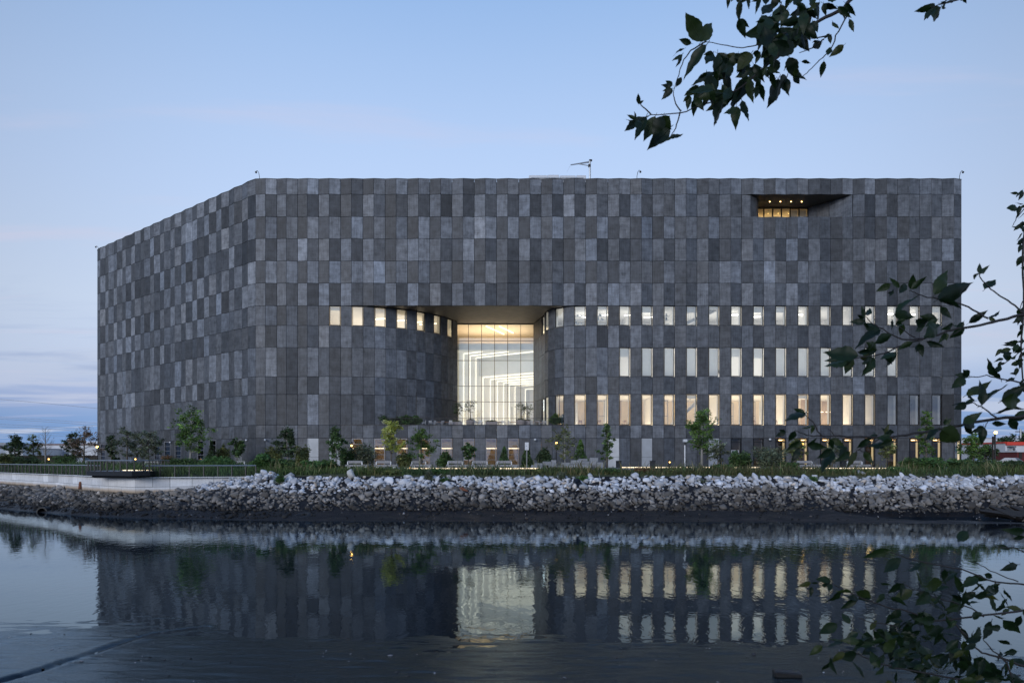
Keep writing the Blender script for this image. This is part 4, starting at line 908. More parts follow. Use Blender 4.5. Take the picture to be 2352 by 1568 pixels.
T('sapling', 1650, 1011, 59, 50, 'sparse', 'grey', 'grey-green sapling right of the large leafy tree', nleaf=900)
T('sapling', 1828, 1001, 60, 36, 'sparse', 'olive', 'small olive sapling in front of the lit lamp at right')
T('sapling', 1912, 1018, 60, 50, 'feathery', 'grey', 'hazy grey-green sapling before a ground floor window', nleaf=900)
T('small_tree', 2036, 1018, 60, 46, 'lollipop', 'olive', 'small round thin tree before a warm ground floor window', nleaf=700)
T('young_tree', 2127, 943, 59, 42, 'columnar', 'green', 'narrow green tree near the right corner of the building', nleaf=1500)
T('young_tree', 2236, 994, 63, 62, 'oak', 'green', 'green tree standing just past the right corner of the building', nleaf=2600)
T('background_tree', 2262, 1022, 105, 60, 'oak', 'dark', 'dark distant tree between the building and the street lamp', nleaf=2200, leaf=.16)
T('background_tree', 2316, 1000, 130, 80, 'oak', 'dark', 'dark distant tree above the red roofed shop', nleaf=2600, leaf=.20)
T('background_tree', 2362, 990, 120, 70, 'oak', 'dark', 'dark distant tree cut by the right edge of the picture', nleaf=2600, leaf=.20)
# shrubs along the bank
SH = [(628, 1021, 63, 50, 'bush', 'olive', 'loose olive shrub left of the dark slender tree'), (694, 1019, 63, 46, 'bush', 'olive', 'loose olive shrub right of the dark slender tree'),
      (798, 1024, 62, 44, 'bush', 'mid', 'leafy shrub at the foot of the white-stemmed tree'), (836, 1014, 62, 66, 'bush', 'grey', 'big grey-green shrub left of the yellow tree'),
      (928, 1036, 61, 40, 'bush', 'olive', 'olive shrub right of the yellow tree'), (1023, 1034, 60, 42, 'bush', 'mid', 'dark shrub at the left end of the bench row'),
      (605, 1038, 55, 60, 'bush', 'lush', 'bright green shrub at the right end of the river railing'), (650, 1052, 54, 70, 'bush', 'mid', 'low spreading shrub above the heaped white stones'),
      (716, 1056, 55, 60, 'bush', 'lush', 'low green shrub below the pale metal doors'), (755, 1054, 57, 56, 'bush', 'mid', 'dense low shrub below the white-stemmed tree'),
      (1700, 1034, 57, 66, 'bush', 'mid', 'dark shrub right of the glazed door'), (1768, 1022, 56, 92, 'bush', 'grey', 'largest grey-green shrub above the stones at right'),
      (1812, 1060, 54, 50, 'bush', 'mid', 'low shrub beside the largest grey-green shrub'), (1660, 1066, 53, 70, 'bush', 'mid', 'low dark shrub at the bank edge under the sapling'),
      (2096, 1050, 56, 60, 'bush', 'mid', 'dark shrub left of the narrow tree at the right corner'), (2142, 1048, 55, 66, 'bush', 'lush', 'green shrub at the foot of the narrow tree at the right corner'),
      (2205, 1052, 56, 70, 'bush', 'mid', 'dark shrub below the glowing corner window'), (2268, 1054, 57, 80, 'bush', 'mid', 'dark shrub below the right street lamp'), (2330, 1056, 57, 90, 'bush', 'dark', 'dark shrub in front of the parked white car'),
      (500, 1046, 56, 100, 'bush', 'lush', 'wide lush shrub bed behind the cable railing'), (420, 1050, 58, 90, 'bush', 'mid', 'dark shrub bed behind the lookout'), (385, 1043, 66, 30, 'tuft', 'brown', 'rust coloured shrub by the side wall'),
      (60, 1046, 72, 70, 'bush', 'dark', 'dark shrub behind the left railing under the thin olive tree'), (150, 1044, 74, 60, 'bush', 'mid', 'dark shrub behind the left railing beside the leafless tree'), (10, 1040, 72, 60, 'bush', 'olive', 'olive shrub cut by the left edge of the picture')]
for (x, y, d, w, st_, col, lab) in SH: T('shrub', x, y, d, w, st_, col, lab, 'shrub', nleaf=2200 if w > 55 else 1600, zb=2.72)
EDGE = [(830, 1072, 51.6, 60, 'grey', 'sprawling grey-green plant left of the light kerb'), (905, 1076, 51.2, 70, 'olive', 'sprawling olive plant below the yellow tree'), (1010, 1074, 51.4, 46, 'lush', 'bushy green plant at the bank edge below the round-headed tree'), (1120, 1079, 51.0, 44, 'grey', 'low grey plant at the bank edge below the lit bench row'),
        (1236, 1076, 51.6, 50, 'olive', 'low olive plant at the bank edge below the granite blocks'), (1400, 1073, 51.4, 64, 'mid', 'dark low plant at the bank edge below the narrow upright tree'), (1476, 1071, 51.8, 60, 'brown', 'brown seed-headed plant below the second pale door'), (1548, 1073, 51.2, 54, 'olive', 'olive plant in front of the promenade bollard light'), (1600, 1070, 51.8, 48, 'grey', 'grey plant below the large leafy green tree'), (1885, 1072, 51.2, 60, 'mid', 'dark low plant below the right-hand benches'), (1990, 1076, 51.0, 54, 'olive', 'olive low plant at the bank edge near the right litter bin'), (2060, 1070, 51.6, 50, 'lush', 'green low plant left of the corner shrubs')]
for (x, y, d, w, col, lab) in EDGE: T('bank_plant', x, y, d, w, 'tuft', col, lab, 'plant', nleaf=1100, zb=2.5, leaf=.075)
# weeds among the stones
for i, (x, y0, y1, d, lab) in enumerate(((643, 1118, 1085, 49.0, 'green weed growing out of the heaped white stones'), (985, 1112, 1074, 49.2, 'tall green weed among the white stones below the yellow tree'), (1022, 1112, 1096, 49, 'small weed among the white stones left of centre'),
                             (1290, 1106, 1080, 49.2, 'pale weed at the top of the stones below the trail sign'), (1338, 1108, 1090, 49, 'dark weed beside the black debris on the stones'), (1610, 1116, 1098, 48.8, 'small weed low in the white stones right of centre'), (1868, 1114, 1092, 48.8, 'white-flowered weed among the stones at right'), (1920, 1112, 1100, 48.8, 'little weed among the stones under the overhanging twig'))):
    z0 = zat(y0, d) + .1; T('weed', x, y1, d, 26, 'tuft', 'lush' if i % 2 == 0 else 'grey', lab, 'plant', zb=z0, nleaf=700, leaf=.06)
# grass and ground cover: blades as one mass
gr_ = np.random.default_rng(77)
def blades(n, X, Yo, hmean, col, yfun=crestY, zf=None):
    x = gr_.uniform(X[0], X[1], n); yo = gr_.uniform(Yo[0], Yo[1], n); y = yfun(x) + yo
    dens = fbm(x, y, .55, 90) + .5; keep = gr_.random(n) < np.clip(dens * 2.4 - .65, .04, 1); x, y, yo = x[keep], y[keep], yo[keep]; n = len(x)
    ez = np.where(x < -18.6, 2.36, 2.50); z = ez + (GZ - .04 - ez) * np.clip(yo / 6, 0, 1) - .03
    h = hmean * np.exp(gr_.normal(0, .35, n)) * (.55 + 1.3 * (fbm(x, y, .35, 33) + .45)); h = np.clip(h, .05, 1.3)
    a = gr_.uniform(0, 2 * math.pi, n); w = .018 + .02 * gr_.random(n); bend = gr_.normal(0, .35, (n, 2)) * h[:, None]
    base = np.stack([x, y, z], 1); dx = np.stack([np.cos(a) * w, np.sin(a) * w, np.zeros(n)], 1); mid = base + np.stack([bend[:, 0] * .35, bend[:, 1] * .35, h * .6], 1); tip = base + np.stack([bend[:, 0], bend[:, 1], h * .95], 1)
    V = np.stack([base - dx, base + dx, mid + dx * .8, mid - dx * .8, tip], 1).reshape(-1, 3); i0 = np.arange(n) * 5
    Ft = np.concatenate([np.stack([i0, i0 + 1, i0 + 2], 1), np.stack([i0, i0 + 2, i0 + 3], 1), np.stack([i0 + 3, i0 + 2, i0 + 4], 1)])
    t = 1.2 * np.exp(gr_.normal(0, .3, n))[:, None] * np.array(col)[None, :] * (1 + .5 * fbm(x, y, .25, 55)[:, None] * np.array([1.6, .4, .2])); return V, Ft, np.tile(np.clip(t, .004, .5), (3, 1))
parts = [blades(26000, (-19, 44), (.15, 5.2), .20, (.085, .095, .040)), blades(26000, (-19, 44), (.15, 3.2), .22, (.060, .085, .032)), blades(9000, (-19, -8), (.2, 4.5), .27, (.075, .12, .036)), blades(26000, (-60, -19), (.4, 7), .40, (.075, .12, .042)),
         blades(7000, (10, 23), (.3, 3.2), .30, (.080, .088, .042)), blades(2600, (-19, 44), (.2, 4.0), .55, (.15, .14, .07)), blades(3000, (-10, 40), (.2, 2.0), .40, (.05, .085, .03)), blades(12000, (30, 60), (.3, 6), .34, (.06, .085, .025)), blades(9000, (-75, -26), (7, 22), .35, (.05, .07, .028))]
Vs, Fs, Cs, n0 = [], [], [], 0
for V, Ft, Cc in parts: Vs.append(V); Fs.append(Ft + n0); Cs.append(Cc); n0 += len(V)
np_obj('grass', np.concatenate(Vs), np.concatenate(Fs), 'grass', None, np.concatenate(Cs), kind='stuff', label='rough grass and wildflowers growing along the top of the bank', cat='grass')
# ---------------------------------------------------------------- furniture, lamps, terrace, roof, debris
ORD = ['first', 'second', 'third', 'fourth', 'fifth', 'sixth', 'seventh', 'eighth', 'ninth', 'tenth', 'eleventh', 'twelfth', 'thirteenth', 'fourteenth']
def bench(x, d, label, w=1.95, bw=1.25, rz=0, bx_=-.25, z=GZ):
    o = empty('bench', (xat(x, d), d, z), rz, label=label, cat='bench', group='long slab benches with backrests')
    m = MB().bevbox(-w / 2, w / 2, -.26, .26, .20, .36, .02); m.build('seat', 'bench_slat', o)
    for s in (-w / 2 + .3, w / 2 - .3): MB().bevbox(s - .12, s + .12, -.2, .2, 0, .20, .01).build('leg', 'galv', o)
    m = MB().bevbox(bx_ - bw / 2, bx_ + bw / 2, .17, .25, .46, .68, .02); m.build('backrest', 'bench_slat', o)
    for s in (bx_ - bw / 2 + .02, bx_ + bw / 2 - .02): MB().bevbox(s - .045, s + .045, .10, .28, .36, .60, .01).build('arm', 'white_metal', o)
    return o
for x, d, lab in ((821, 57.5, 'slab bench left of the big grey-green shrub'), (887, 57, 'slab bench below the yellow tree'), (968, 60, 'slab bench behind the open green tree'), (1052, 57, 'slab bench, first of three in the lit row'), (1109, 57, 'slab bench, middle of three in the lit row'), (1165, 57, 'slab bench next to the trail sign'),
                  (1857, 58, 'slab bench below the lit lamp at right'), (1972, 58, 'slab bench beside the dark litter bin at right'), (353, 64, 'slab bench right of the lookout behind the grass'), (505, 62, 'slab bench in front of the olive shrub'), (551, 61, 'slab bench nearest the building corner')): bench(x, d, lab)
def kerb(x0, x1, d, label, step=.9, zz=GZ):
    a, b = xat(x0, d), xat(x1, d); o = empty('lit_kerb', ((a + b) / 2, d, zz), label=label, cat='kerb')
    m = MB().bevbox(a, b, d - .25, d + .25, zz - .1, zz + .13, .02); wb(m, 'stone_edge', 'bench_slat', o)
    m = MB().box(a + .1, b - .1, d - .31, d - .262, zz + .03, zz + .075); wb(m, 'light_strip', 'led_warm', o)
kerb(925, 1242, 55.8, 'low kerb with a warm light strip under the bench row'); kerb(1425, 1745, 64, 'low kerb with a warm light strip before the pale doors'); kerb(1838, 2098, 57, 'low kerb with a warm light strip at the right end of the promenade')
def lamp(x, y, d, label, name='lamp_post', h2=.0, r=.085, mat='bulb', zb=GZ, w=.05):
    p = pt(x, y, d); o = empty(name, (p.x, d, zb), label=label, cat='lamp'); hz_ = p.z - zb
    MB().tube([(.0, .05, 0), (0, .05, hz_ + h2)], w, 8).build('post', 'black_metal', o)
    MB().lathe([(.02, 0), (w * 2.2, .0), (w * 2.2, .05), (w, .08)], 0, .05, 10).build('base', 'black_metal', o)
    MB().lathe([(.001, hz_ - r), (r * .7, hz_ - r * .7), (r, hz_), (r * .7, hz_ + r * .7), (.001, hz_ + r)], 0, -.08, 12).build('globe', mat, o, smooth=True)
    MB().bevbox(-.07, .07, -.10, .09, hz_ + r, hz_ + r + .05, .01).build('hood', 'black_metal', o)
    return o
lamp(808, 1023, 62, 'dark lamp post with a lit globe beside the first shopfront windows', h2=.35); lamp(1278, 1017, 61, 'dark lamp post with a lit globe behind the feathery tree', h2=.75); lamp(1843, 1019, 60, 'dark lamp post with a bright globe before the ground floor windows at right', r=.10, h2=.3)
lamp(224, 1026, 84, 'lamp post shining at the left corner of the building', r=.15, h2=.1); lamp(2286, 993, 88, 'tall street lamp shining beyond the right corner of the building', r=.20, w=.10, h2=.1)
lamp(113, 1054, 76, 'low bollard light glowing behind the left railing', 'bollard_light', .12, .08, 'bulb_small'); lamp(312, 1054, 66, 'low bollard light glowing behind the lookout railing', 'bollard_light', .12, .07, 'bulb_small'); lamp(1537.6, 1061, 56, 'dark bollard light glowing on the promenade', 'bollard_light', .22, .055, 'bulb_small', w=.09); lamp(942, 1074, 54.5, 'tiny ground light beside the yellow tree', 'bollard_light', .04, .045, 'bulb_small', zb=2.7)
# unlit posts, sign, bins
def post(name, x, y0, d, label, mat='black_metal', r=.04, cat='post', head=None, zb=GZ):
    o = empty(name, (xat(x, d), d, zb), label=label, cat=cat); h = zat(y0, d) - zb; MB().tube([(0, 0, 0), (0, 0, h)], r, 8).build('pole', mat, o); MB().lathe([(r * 1.8, 0), (r * 1.8, .03), (r, .05)], 0, 0, 8).build('base', mat, o)
    if head: head(o, h)
    return o
post('trail_sign', 1210, 1016, 57, 'pale trail sign board on a wooden post before a cone evergreen', 'bench_slat', .045, 'sign', lambda o, h: (MB().bevbox(-.16, .16, -.07, -.045, h - .62, h + .02, .006).build('board', 'white_metal', o), MB().box(-.10, .02, -.085, -.071, h - .30, h - .24).build('arrow', 'shed_grey', o)))
post('white_post', 1573, 1022, 58, 'slim white pole with a white camera box on the promenade', 'white_metal', .055, 'pole', lambda o, h: (MB().tube([(0, 0, h), (0, 0, h + .28)], .06, 8).build('collar', 'black_metal', o), MB().bevbox(-.16, .18, -.16, .16, h + .28, h + .50, .02).build('camera_box', 'white_metal', o)))
post('dark_post', 1655, 1013, 60, 'tall dark post among the grey-green saplings', 'black_metal', .07); post('dark_post', 2004, 1057, 57, 'short dark post on the promenade near the small round tree', 'black_metal', .07)
def bin_(x, d, label):
    o = empty('litter_bin', (xat(x, d), d, GZ), label=label, cat='bin'); MB().bevbox(-.22, .22, -.22, .22, .04, .62, .03).build('body', 'bin', o); MB().bevbox(-.25, .25, -.25, .25, .62, .68, .02).build('lid', 'black_metal', o); MB().box(-.18, .18, -.235, -.221, .44, .54).build('slot', 'rubber', o)
bin_(1421, 62, 'dark litter bin beside the first pale door'); bin_(1499, 62, 'dark litter bin right of the second pale door'); bin_(1089, 60, 'black box bin left of the bench row'); bin_(1999 - 62, 58.5, 'dark litter bin between the right-hand benches'); bin_(530, 60, 'dark litter bin by the benches near the building corner')
# stacked granite blocks
gb = [(470, 570, 570, 592), (500, 572, 553, 570), (572, 645, 538, 570), (648, 693, 525, 545), (600, 693, 546, 570), (625, 700, 571, 592), (703, 748, 574, 592), (735, 818, 548, 567), (820, 908, 527, 562), (885, 965, 516, 534), (912, 985, 537, 565), (983, 1057, 506, 536), (988, 1046, 539, 569), (1050, 1102, 546, 588), (752, 900, 568, 592), (903, 1000, 568, 592)]
for i, (a, b, c_, e) in enumerate(gb):
    lay = 0 if e > 580 else 1 if e > 555 else 2; d = 57.4 + lay * .75; u = lambda v: (1600 + v / 2.613) * .6853; vv = lambda v: (1340 + v / 2.613) * .6853
    g = .26 * math.exp(wr.gauss(0, .12)); m = MB(); z0, z1 = zat(vv(e), d), zat(vv(c_), d)
    hw = (xat(u(b), d) - xat(u(a), d)) / 2; m.bevbox(-hw, hw, 0, .62, 0, z1 - z0, .03, (g * .97, g, g * 1.05)); m.v = [(v[0] + wr.gauss(0, .012), v[1] + wr.gauss(0, .012), v[2] + wr.gauss(0, .012)) for v in m.v]
    if lay > 0: m.bevbox(-hw * .9, hw * .9, .06, .55, -(z0 - GZ), -.004, .02, (g * .8, g * .82, g * .86))
    o = m.build('granite_block', 'granite', attr=True); o.location = (xat((u(a) + u(b)) / 2, d), d, z0)
    tag(o, 'rough grey granite block, %s from the left in the %s tier of the stepped pile' % (ORD[[q for q in range(len(gb)) if (0 if gb[q][3] > 580 else 1 if gb[q][3] > 555 else 2) == lay].index(i)], ['bottom', 'middle', 'top'][lay]), 'block', 'granite blocks stepped beside the feathery tree')
# wall lights
def left_depth(x): k = (x - CX) / F; s = (-56.8 - k * 93.5) / (-30.54 - k * 23.5 + 0) ; s = (k * 93.5 + 56.8) / (30.53 + k * 23.5); return 93.5 - 23.5 * s
for (x, y, lab) in ((391.6, 1015.5, 'white wall light on the side wall left of the tall green tree'), (566.5, 1010.7, 'white wall light near the building corner, the left of two'), (609.8, 1010, 'white wall light just right of the building corner'), (1229, 1009.3, 'white wall light above the round dark shrub'), (1767.5, 1008.7, 'white wall light above the largest grey-green shrub'), (2178, 1008.8, 'white wall light beside the glowing corner window')):
    d = left_depth(x) if x < 587 else 69.85; p = pt(x, y, d - .25); o = empty('wall_light', p, label=lab, cat='light')
    MB().lathe([(.001, -.09), (.10, -.09), (.13, .0), (.10, .09), (.001, .10)], 0, -.12, 10).build('shade', 'white_metal', o, smooth=True); MB().bevbox(-.05, .05, -.03, .28, -.05, .05, .01).build('bracket', 'black_metal', o)
# glazed door under the second storey
A, Bp = Fp[KJ + 36], Fp[KJ + 37]; dm = MB(); yq = 69.82
for (a, b, c_, e) in ((A.x + .02, A.x + .07, GZ + .02, GZ + 1.75), (A.x + .72, A.x + .77, GZ + .02, GZ + 1.75), (A.x + .07, A.x + .72, GZ + 1.70, GZ + 1.75), (A.x + .07, A.x + .72, GZ + .02, GZ + .10), (A.x + .07, A.x + .72, GZ + .78, GZ + .83)): dm.box(a, b, yq - .05, yq + .02, c_, e)
door = wb(dm, 'door', 'white_metal'); wb(MB().quad((A.x + .07, yq, GZ + .1), (A.x + .72, yq, GZ + .1), (A.x + .72, yq, GZ + 1.7), (A.x + .07, yq, GZ + 1.7)), 'pane', 'dark_glass', door); wb(MB().tube([(A.x + .62, yq - .09, GZ + .7), (A.x + .62, yq - .09, GZ + 1.0)], .015, 6), 'handle', 'galv', door)
# ---- terrace
TZ0 = ZR[11] - .05
a, b = xat(860.7, 70.6), xat(1312, 70.6); tr_ = empty('terrace_railing', ((a + b) / 2, 70.6, TZ0), label='dark baluster railing along the front of the raised terrace', cat='railing')
hT = zat(960, 70.6); bm_ = MB(); nB = int((b - a) / .115)
for i in range(nB + 1): x = a + (b - a) * i / nB; bm_.box(x - .010, x + .010, 70.59, 70.61, TZ0 + .08, hT)
wb(bm_, 'baluster', 'frame_dark', tr_, kind='stuff'); wb(MB().box(a, b, 70.57, 70.63, hT, hT + .03), 'top_rail', 'frame_dark', tr_); wb(MB().box(a, b, 70.575, 70.625, TZ0 + .05, TZ0 + .08), 'bottom_rail', 'frame_dark', tr_)
def chair_proto(name, m1, m2):
    o = empty(name, (0, 0, 0))
    for sx in (-.16, .16):
        MB().tube([(sx, -.17, 0), (sx * .95, -.15, .34)], .014, 5).build('leg', m1, o); MB().tube([(sx, .19, 0), (sx * .95, .15, .33), (sx * .95, .20, .62)], .014, 5).build('leg', m1, o)
        MB().tube([(sx * 1.1, -.14, .34), (sx * 1.1, -.14, .46), (sx * 1.05, .17, .47)], .012, 5).build('arm', m1, o)
    MB().bevbox(-.18, .18, -.18, .17, .325, .35, .01).build('seat', m2, o)
    bk = MB()
    for z in (.42, .49, .56): bk.bevbox(-.16, .16, .165, .19, z, z + .045, .006)
    bk.build('backrest', m1, o); return o
def table_proto(name, m1, m2):
    o = empty(name, (0, 0, 0)); MB().bevbox(-.42, .42, -.30, .30, .47, .50, .01).build('table_top', m2, o)
    for sx in (-.36, .36):
        for sy in (-.25, .25): MB().tube([(sx, sy, 0), (sx, sy, .47)], .016, 5).build('leg', m1, o)
    return o
used = set()
def put(proto, key, loc, rz, label, cat, group):
    o = proto if key not in used else copy_tree(proto, loc, rz); used.add(key); o.location = loc; o.rotation_euler = (0, 0, rz); return tag(o, label, cat, group)
ch = chair_proto('terrace_chair', 'white_metal', 'white_metal'); tb = table_proto('terrace_table', 'white_metal', 'wood_warm')
cr = random.Random(8)
for gi, (xs2, where) in enumerate((((974, 990, 996, 1003, 1015, 1028, 1036, 1058), 'left-hand terrace group'), ((1094, 1102, 1148, 1156, 1165, 1172), 'middle terrace group before the glass'), ((1218, 1225, 1234, 1242, 1250), 'right-hand terrace group'))):
    for i, x in enumerate(xs2):
        d = 71.3 + (i % 3) * .55; put(ch, 'c', (xat(x, d), d, TZ0), cr.uniform(-3, 3), 'white metal terrace chair, %s from the left in the %s' % (ORD[i], where), 'chair', 'white chairs on the terrace')
for x, d, lab in ((1006, 72.2, 'white terrace table left of the left-hand trough'), (1024, 72.2, 'white terrace table with a wood top among the left chairs'), (1100, 72.5, 'white terrace table right of the left bowl planter'), (1152, 72.4, 'white terrace table in the middle before the glass'), (1180, 72.4, 'white terrace table left of the right bowl planter'), (1231, 72.2, 'white terrace table among the right-hand chairs'), (1246, 72.6, 'white terrace table at the right end of the terrace')): put(tb, 't', (xat(x, d), d, TZ0), 0, lab, 'table', 'tables on the terrace')
def bowl(x, d, label, th, lw):
    o = empty('bowl_planter', (xat(x, d), d, TZ0), label=label, cat='planter'); MB().lathe([(.30, 0), (.42, .2), (.47, .45), (.44, .68), (.40, .68), (.38, .6), (.001, .6)], 0, 0, 18).build('bowl', 'clay', o, smooth=True)
    rng = np.random.default_rng(int(x)); V, Fq, Cc = leaves_np(np.array([0, 0, .72]) + rng.normal(0, 1, (500, 3)) * np.array([.18, .18, .05]), .05, rng, (.09, .09, .03)); np_obj('ground_cover', V, Fq, 'foliage', o, Cc, kind='stuff')
    return o
bowl(1080.5, 72, 'round clay bowl planter before the glass, the left one', 1, 1); bowl(1195.7, 72, 'round clay bowl planter before the glass, the right one', 1, 1); bowl(1210, 72.9, 'round clay bowl planter half hidden behind the right bowl', 1, 1)
for (x, yt, d, w, lab, nl) in ((1080.5, 918, 72, 34, 'small thin-leaved tree in the left bowl planter', 260), (1197, 922, 72, 32, 'small thin-leaved tree in the right bowl planter', 260), (1212, 930, 72.9, 30, 'small thin-leaved tree in the hidden bowl planter', 260), (1051, 922, 73.2, 22, 'thin leafy shrub at the left jamb of the glass wall', 500)):
    T('potted_tree', x, yt, d, w, 'lollipop', 'dark', lab, 'tree', nleaf=nl, zb=TZ0 + .55 if nl == 260 else TZ0, leaf=.06)
for x, lab in ((1047, 'grey trough planter at the left of the glass wall'), (1129, 'grey trough planter in the middle of the terrace')):
    d = 72; o = empty('trough_planter', (xat(x, d), d, TZ0), label=lab, cat='planter'); MB().bevbox(-.62, .62, -.28, .28, 0, .52, .03).build('trough', 'clay', o); rng = np.random.default_rng(int(x)); V, Fq, Cc = leaves_np(np.array([0, 0, .56]) + rng.normal(0, 1, (500, 3)) * np.array([.28, .12, .05]), .05, rng, (.10, .10, .03)); np_obj('ground_cover', V, Fq, 'foliage', o, Cc, kind='stuff')
for (x, yt, w, col, lab) in ((884, 948, 40, 'mid', 'green shrub at the left end of the terrace railing'), (912, 956, 36, 'dark', 'low shrub second from the left behind the terrace railing'), (934, 952, 40, 'mid', 'spiky green shrub left of the terrace flagpole'), (955, 953, 30, 'mid', 'small shrub right of the left terrace pole'), (1275, 948, 30, 'mid', 'green shrub left of the right terrace pole'), (1300, 950, 34, 'mid', 'green shrub at the right end of the terrace railing')): T('terrace_shrub', x, yt, 71.2, w, 'bush', col, lab, 'shrub', nleaf=1100, zb=TZ0)
for x, y, lab in ((956, 900, 'slim dark pole on the left of the terrace'), (1285, 897, 'slim dark pole on the right of the terrace')): post('terrace_pole', x, y, 71.6, lab, 'black_metal', .035, 'pole', lambda o, h: MB().bevbox(-.03, .13, -.1, -.04, .95, 1.12, .01).build('control_box', 'white_metal', o), zb=TZ0)
# wooden chairs and tables just inside the second-floor windows
wc = chair_proto('dining_chair', 'wood_warm', 'wood_warm')
for i, j in enumerate((22, 24, 26, 38, 40, 42, 44, 46)):
    x = (Fp[KJ + j].x + Fp[KJ + j + 1].x) / 2; put(wc, 'w', (x + cr.uniform(-.2, .2), 71.5, ZR[11] + .0), cr.uniform(-1, 1), 'wooden chair inside the tall second-floor window, %s such window from the atrium' % ORD[(j - 22) // 2], 'chair', 'wooden chairs behind the second-floor windows')
# ---- roof
d = 88; o = empty('rooftop_plant', (xat(1280, d), d, ZR[0] - .35), label='long low white plant housing on the roof', cat='roof unit'); z0 = ZR[0] - .35
for (x0, x1, y) in ((1215, 1258, 402.5), (1259, 1284, 401.5), (1286, 1322, 403), (1324, 1346, 402.5)): wb(MB().bevbox(xat(x0, d), xat(x1, d), d, d + 3, z0, zat(y, d), .04), 'housing', 'white_metal', o)
wb(MB().box(xat(1220, d), xat(1340, d), d - .08, d - .01, zat(409, d), zat(408, d)), 'rail', 'galv', o)
d = 80; o = empty('roof_hoist', (xat(1356, d), d, z0), label='pale roof hoist with a mast and a slanting jib', cat='hoist')
P = lambda x, y: pt(x, y, d)
wb(MB().tube([Vector((xat(1355, d), d, z0)), P(1355, 370)], .11, 8), 'mast', 'galv', o); wb(MB().tube([P(1355, 372), P(1310.5, 379)], [.10, .06], 6), 'jib', 'galv', o); wb(MB().tube([P(1354, 381), P(1328, 376.5)], .05, 6), 'brace', 'galv', o); wb(MB().tube([P(1310.5, 379), P(1302, 396)], .012, 4), 'cable', 'galv', o); wb(MB().lathe([(.001, -.15), (.16, -.15), (.16, .15), (.001, .15)], 0, 0, 8), 'winch', 'black_metal', o).location = P(1354, 381) - o.location; o.children[-1].matrix_parent_inverse = Matrix(); wb(MB().bevbox(xat(1353, d), xat(1360, d), d - .15, d + .15, zat(370, d), zat(367, d), .03), 'lamp', 'black_metal', o)
for (x, y0, s, d, lab) in ((596, 392, -1, 70.9, 'hooked security camera on the roof at the corner'), (1463, 391, 1, 70.9, 'hooked security camera on the roof right of the hoist'), (2204, 392, 1, 70.9, 'hooked security camera on the roof at the right end'), (226, 565, -1, 93.8, 'hooked security camera at the far left end of the roof')):
    zb = ZR[0] - .1; h = zat(y0, d) - zb; o = empty('roof_camera', (xat(x, d), d, zb), label=lab, cat='camera', group='hooked cameras along the roof edge')
    k = .85; MB().tube([(0, 0, 0), (0, 0, h * .55), (s * .10 * k, 0, h * .85), (s * .28 * k, 0, h), (s * .42 * k, 0, h * .95)], .028, 6).build('arm', 'black_metal', o); MB().lathe([(.001, h * .95 - .22), (.09, h * .95 - .18), (.11, h * .95 - .05), (.001, h * .95)], s * .42 * k, 0, 10).build('dome', 'black_metal', o); MB().bevbox(-.12, .12, -.1, .1, 0, .16, .02).build('mount', 'black_metal', o)
# ---- debris on the shore
p = pt(695, 1186, 42.4); o = empty('old_tyre', (p.x, p.y, .13), label='old tyre half sunk in the mud at the water edge', cat='tyre'); o.rotation_euler = (R(14), R(-6), 0)
vs, fs = [], []; n1, n2 = 40, 10
for i in range(n1):
    a = 2 * math.pi * i / n1; lug = 1.0 + (.03 if i % 2 else 0)
    for k in range(n2): bb = 2 * math.pi * k / n2; rr_ = .44 + .17 * math.cos(bb) * (lug if math.cos(bb) > .3 else 1); vs.append((rr_ * math.cos(a), rr_ * math.sin(a), .13 * math.sin(bb)))
for i in range(n1):
    for k in range(n2): i2, k2 = (i + 1) % n1, (k + 1) % n2; fs.append((i * n2 + k, i2 * n2 + k, i2 * n2 + k2, i * n2 + k2))
MB().add(vs, fs).build('tread', 'rubber', o); MB().lathe([(.26, -.10), (.30, -.125), (.40, -.128)], 0, 0, 30).build('sidewall', 'rubber', o)
o = empty('timber_wreck', (xat(2320, 41.5), 41.5, .1), label='heap of broken black timbers stranded on the mud at the right edge', cat='driftwood')
tw = random.Random(4); fan = [((2252, 1176), (2352, 1184)), ((2250, 1172), (2345, 1186)), ((2262, 1170), (2350, 1190)), ((2272, 1162), (2330, 1188)), ((2284, 1166), (2345, 1190)), ((2300, 1163), (2345, 1182)), ((2320, 1162), (2372, 1186)), ((2290, 1172), (2390, 1176)), ((2330, 1164), (2375, 1192)), ((2345, 1168), (2400, 1185)), ((2262, 1182), (2372, 1192)), ((2300, 1186), (2400, 1194))]
for (a, b) in fan:
    d0 = 40.7 + tw.uniform(-.4, .5); pa, pb = pt(*a, d0 + .2), pt(*b, d0 - .2); pa.z = max(pa.z, .08); pb.z = max(pb.z, .05); mid = (pa + pb) / 2 + Vector((0, tw.gauss(0, .05), tw.gauss(0, .05))); wb(MB().tube([pa, mid, pb], [.09, .16, .17], 5), 'timber', 'wet_timber', o)
p = pt(1336, 1118, 48.6); m = MB(); n_ = 14; tw2 = random.Random(2); vs = []
for i in range(n_):
    u = i / (n_ - 1); c0 = pt(1322 + 26 * u, 1100 + 36 * u ** .8, 48.7 - 1.6 * u); wv = .10 + .14 * math.sin(math.pi * u)
    for k in range(4): vs.append((c0.x + (k - 1.5) * wv + tw2.gauss(0, .05), c0.y + tw2.gauss(0, .06) - .25, c0.z + .12 + tw2.gauss(0, .09)))
m.add(vs, [(i * 4 + k, i * 4 + k + 1, (i + 1) * 4 + k + 1, (i + 1) * 4 + k) for i in range(n_ - 1) for k in range(3)]); ob = m.build('black_tarp', 'tarp', smooth=True); tag(ob, 'torn black plastic sheet caught on the white stones', 'debris'); sm_ = ob.modifiers.new('thick', 'SOLIDIFY'); sm_.thickness = .02
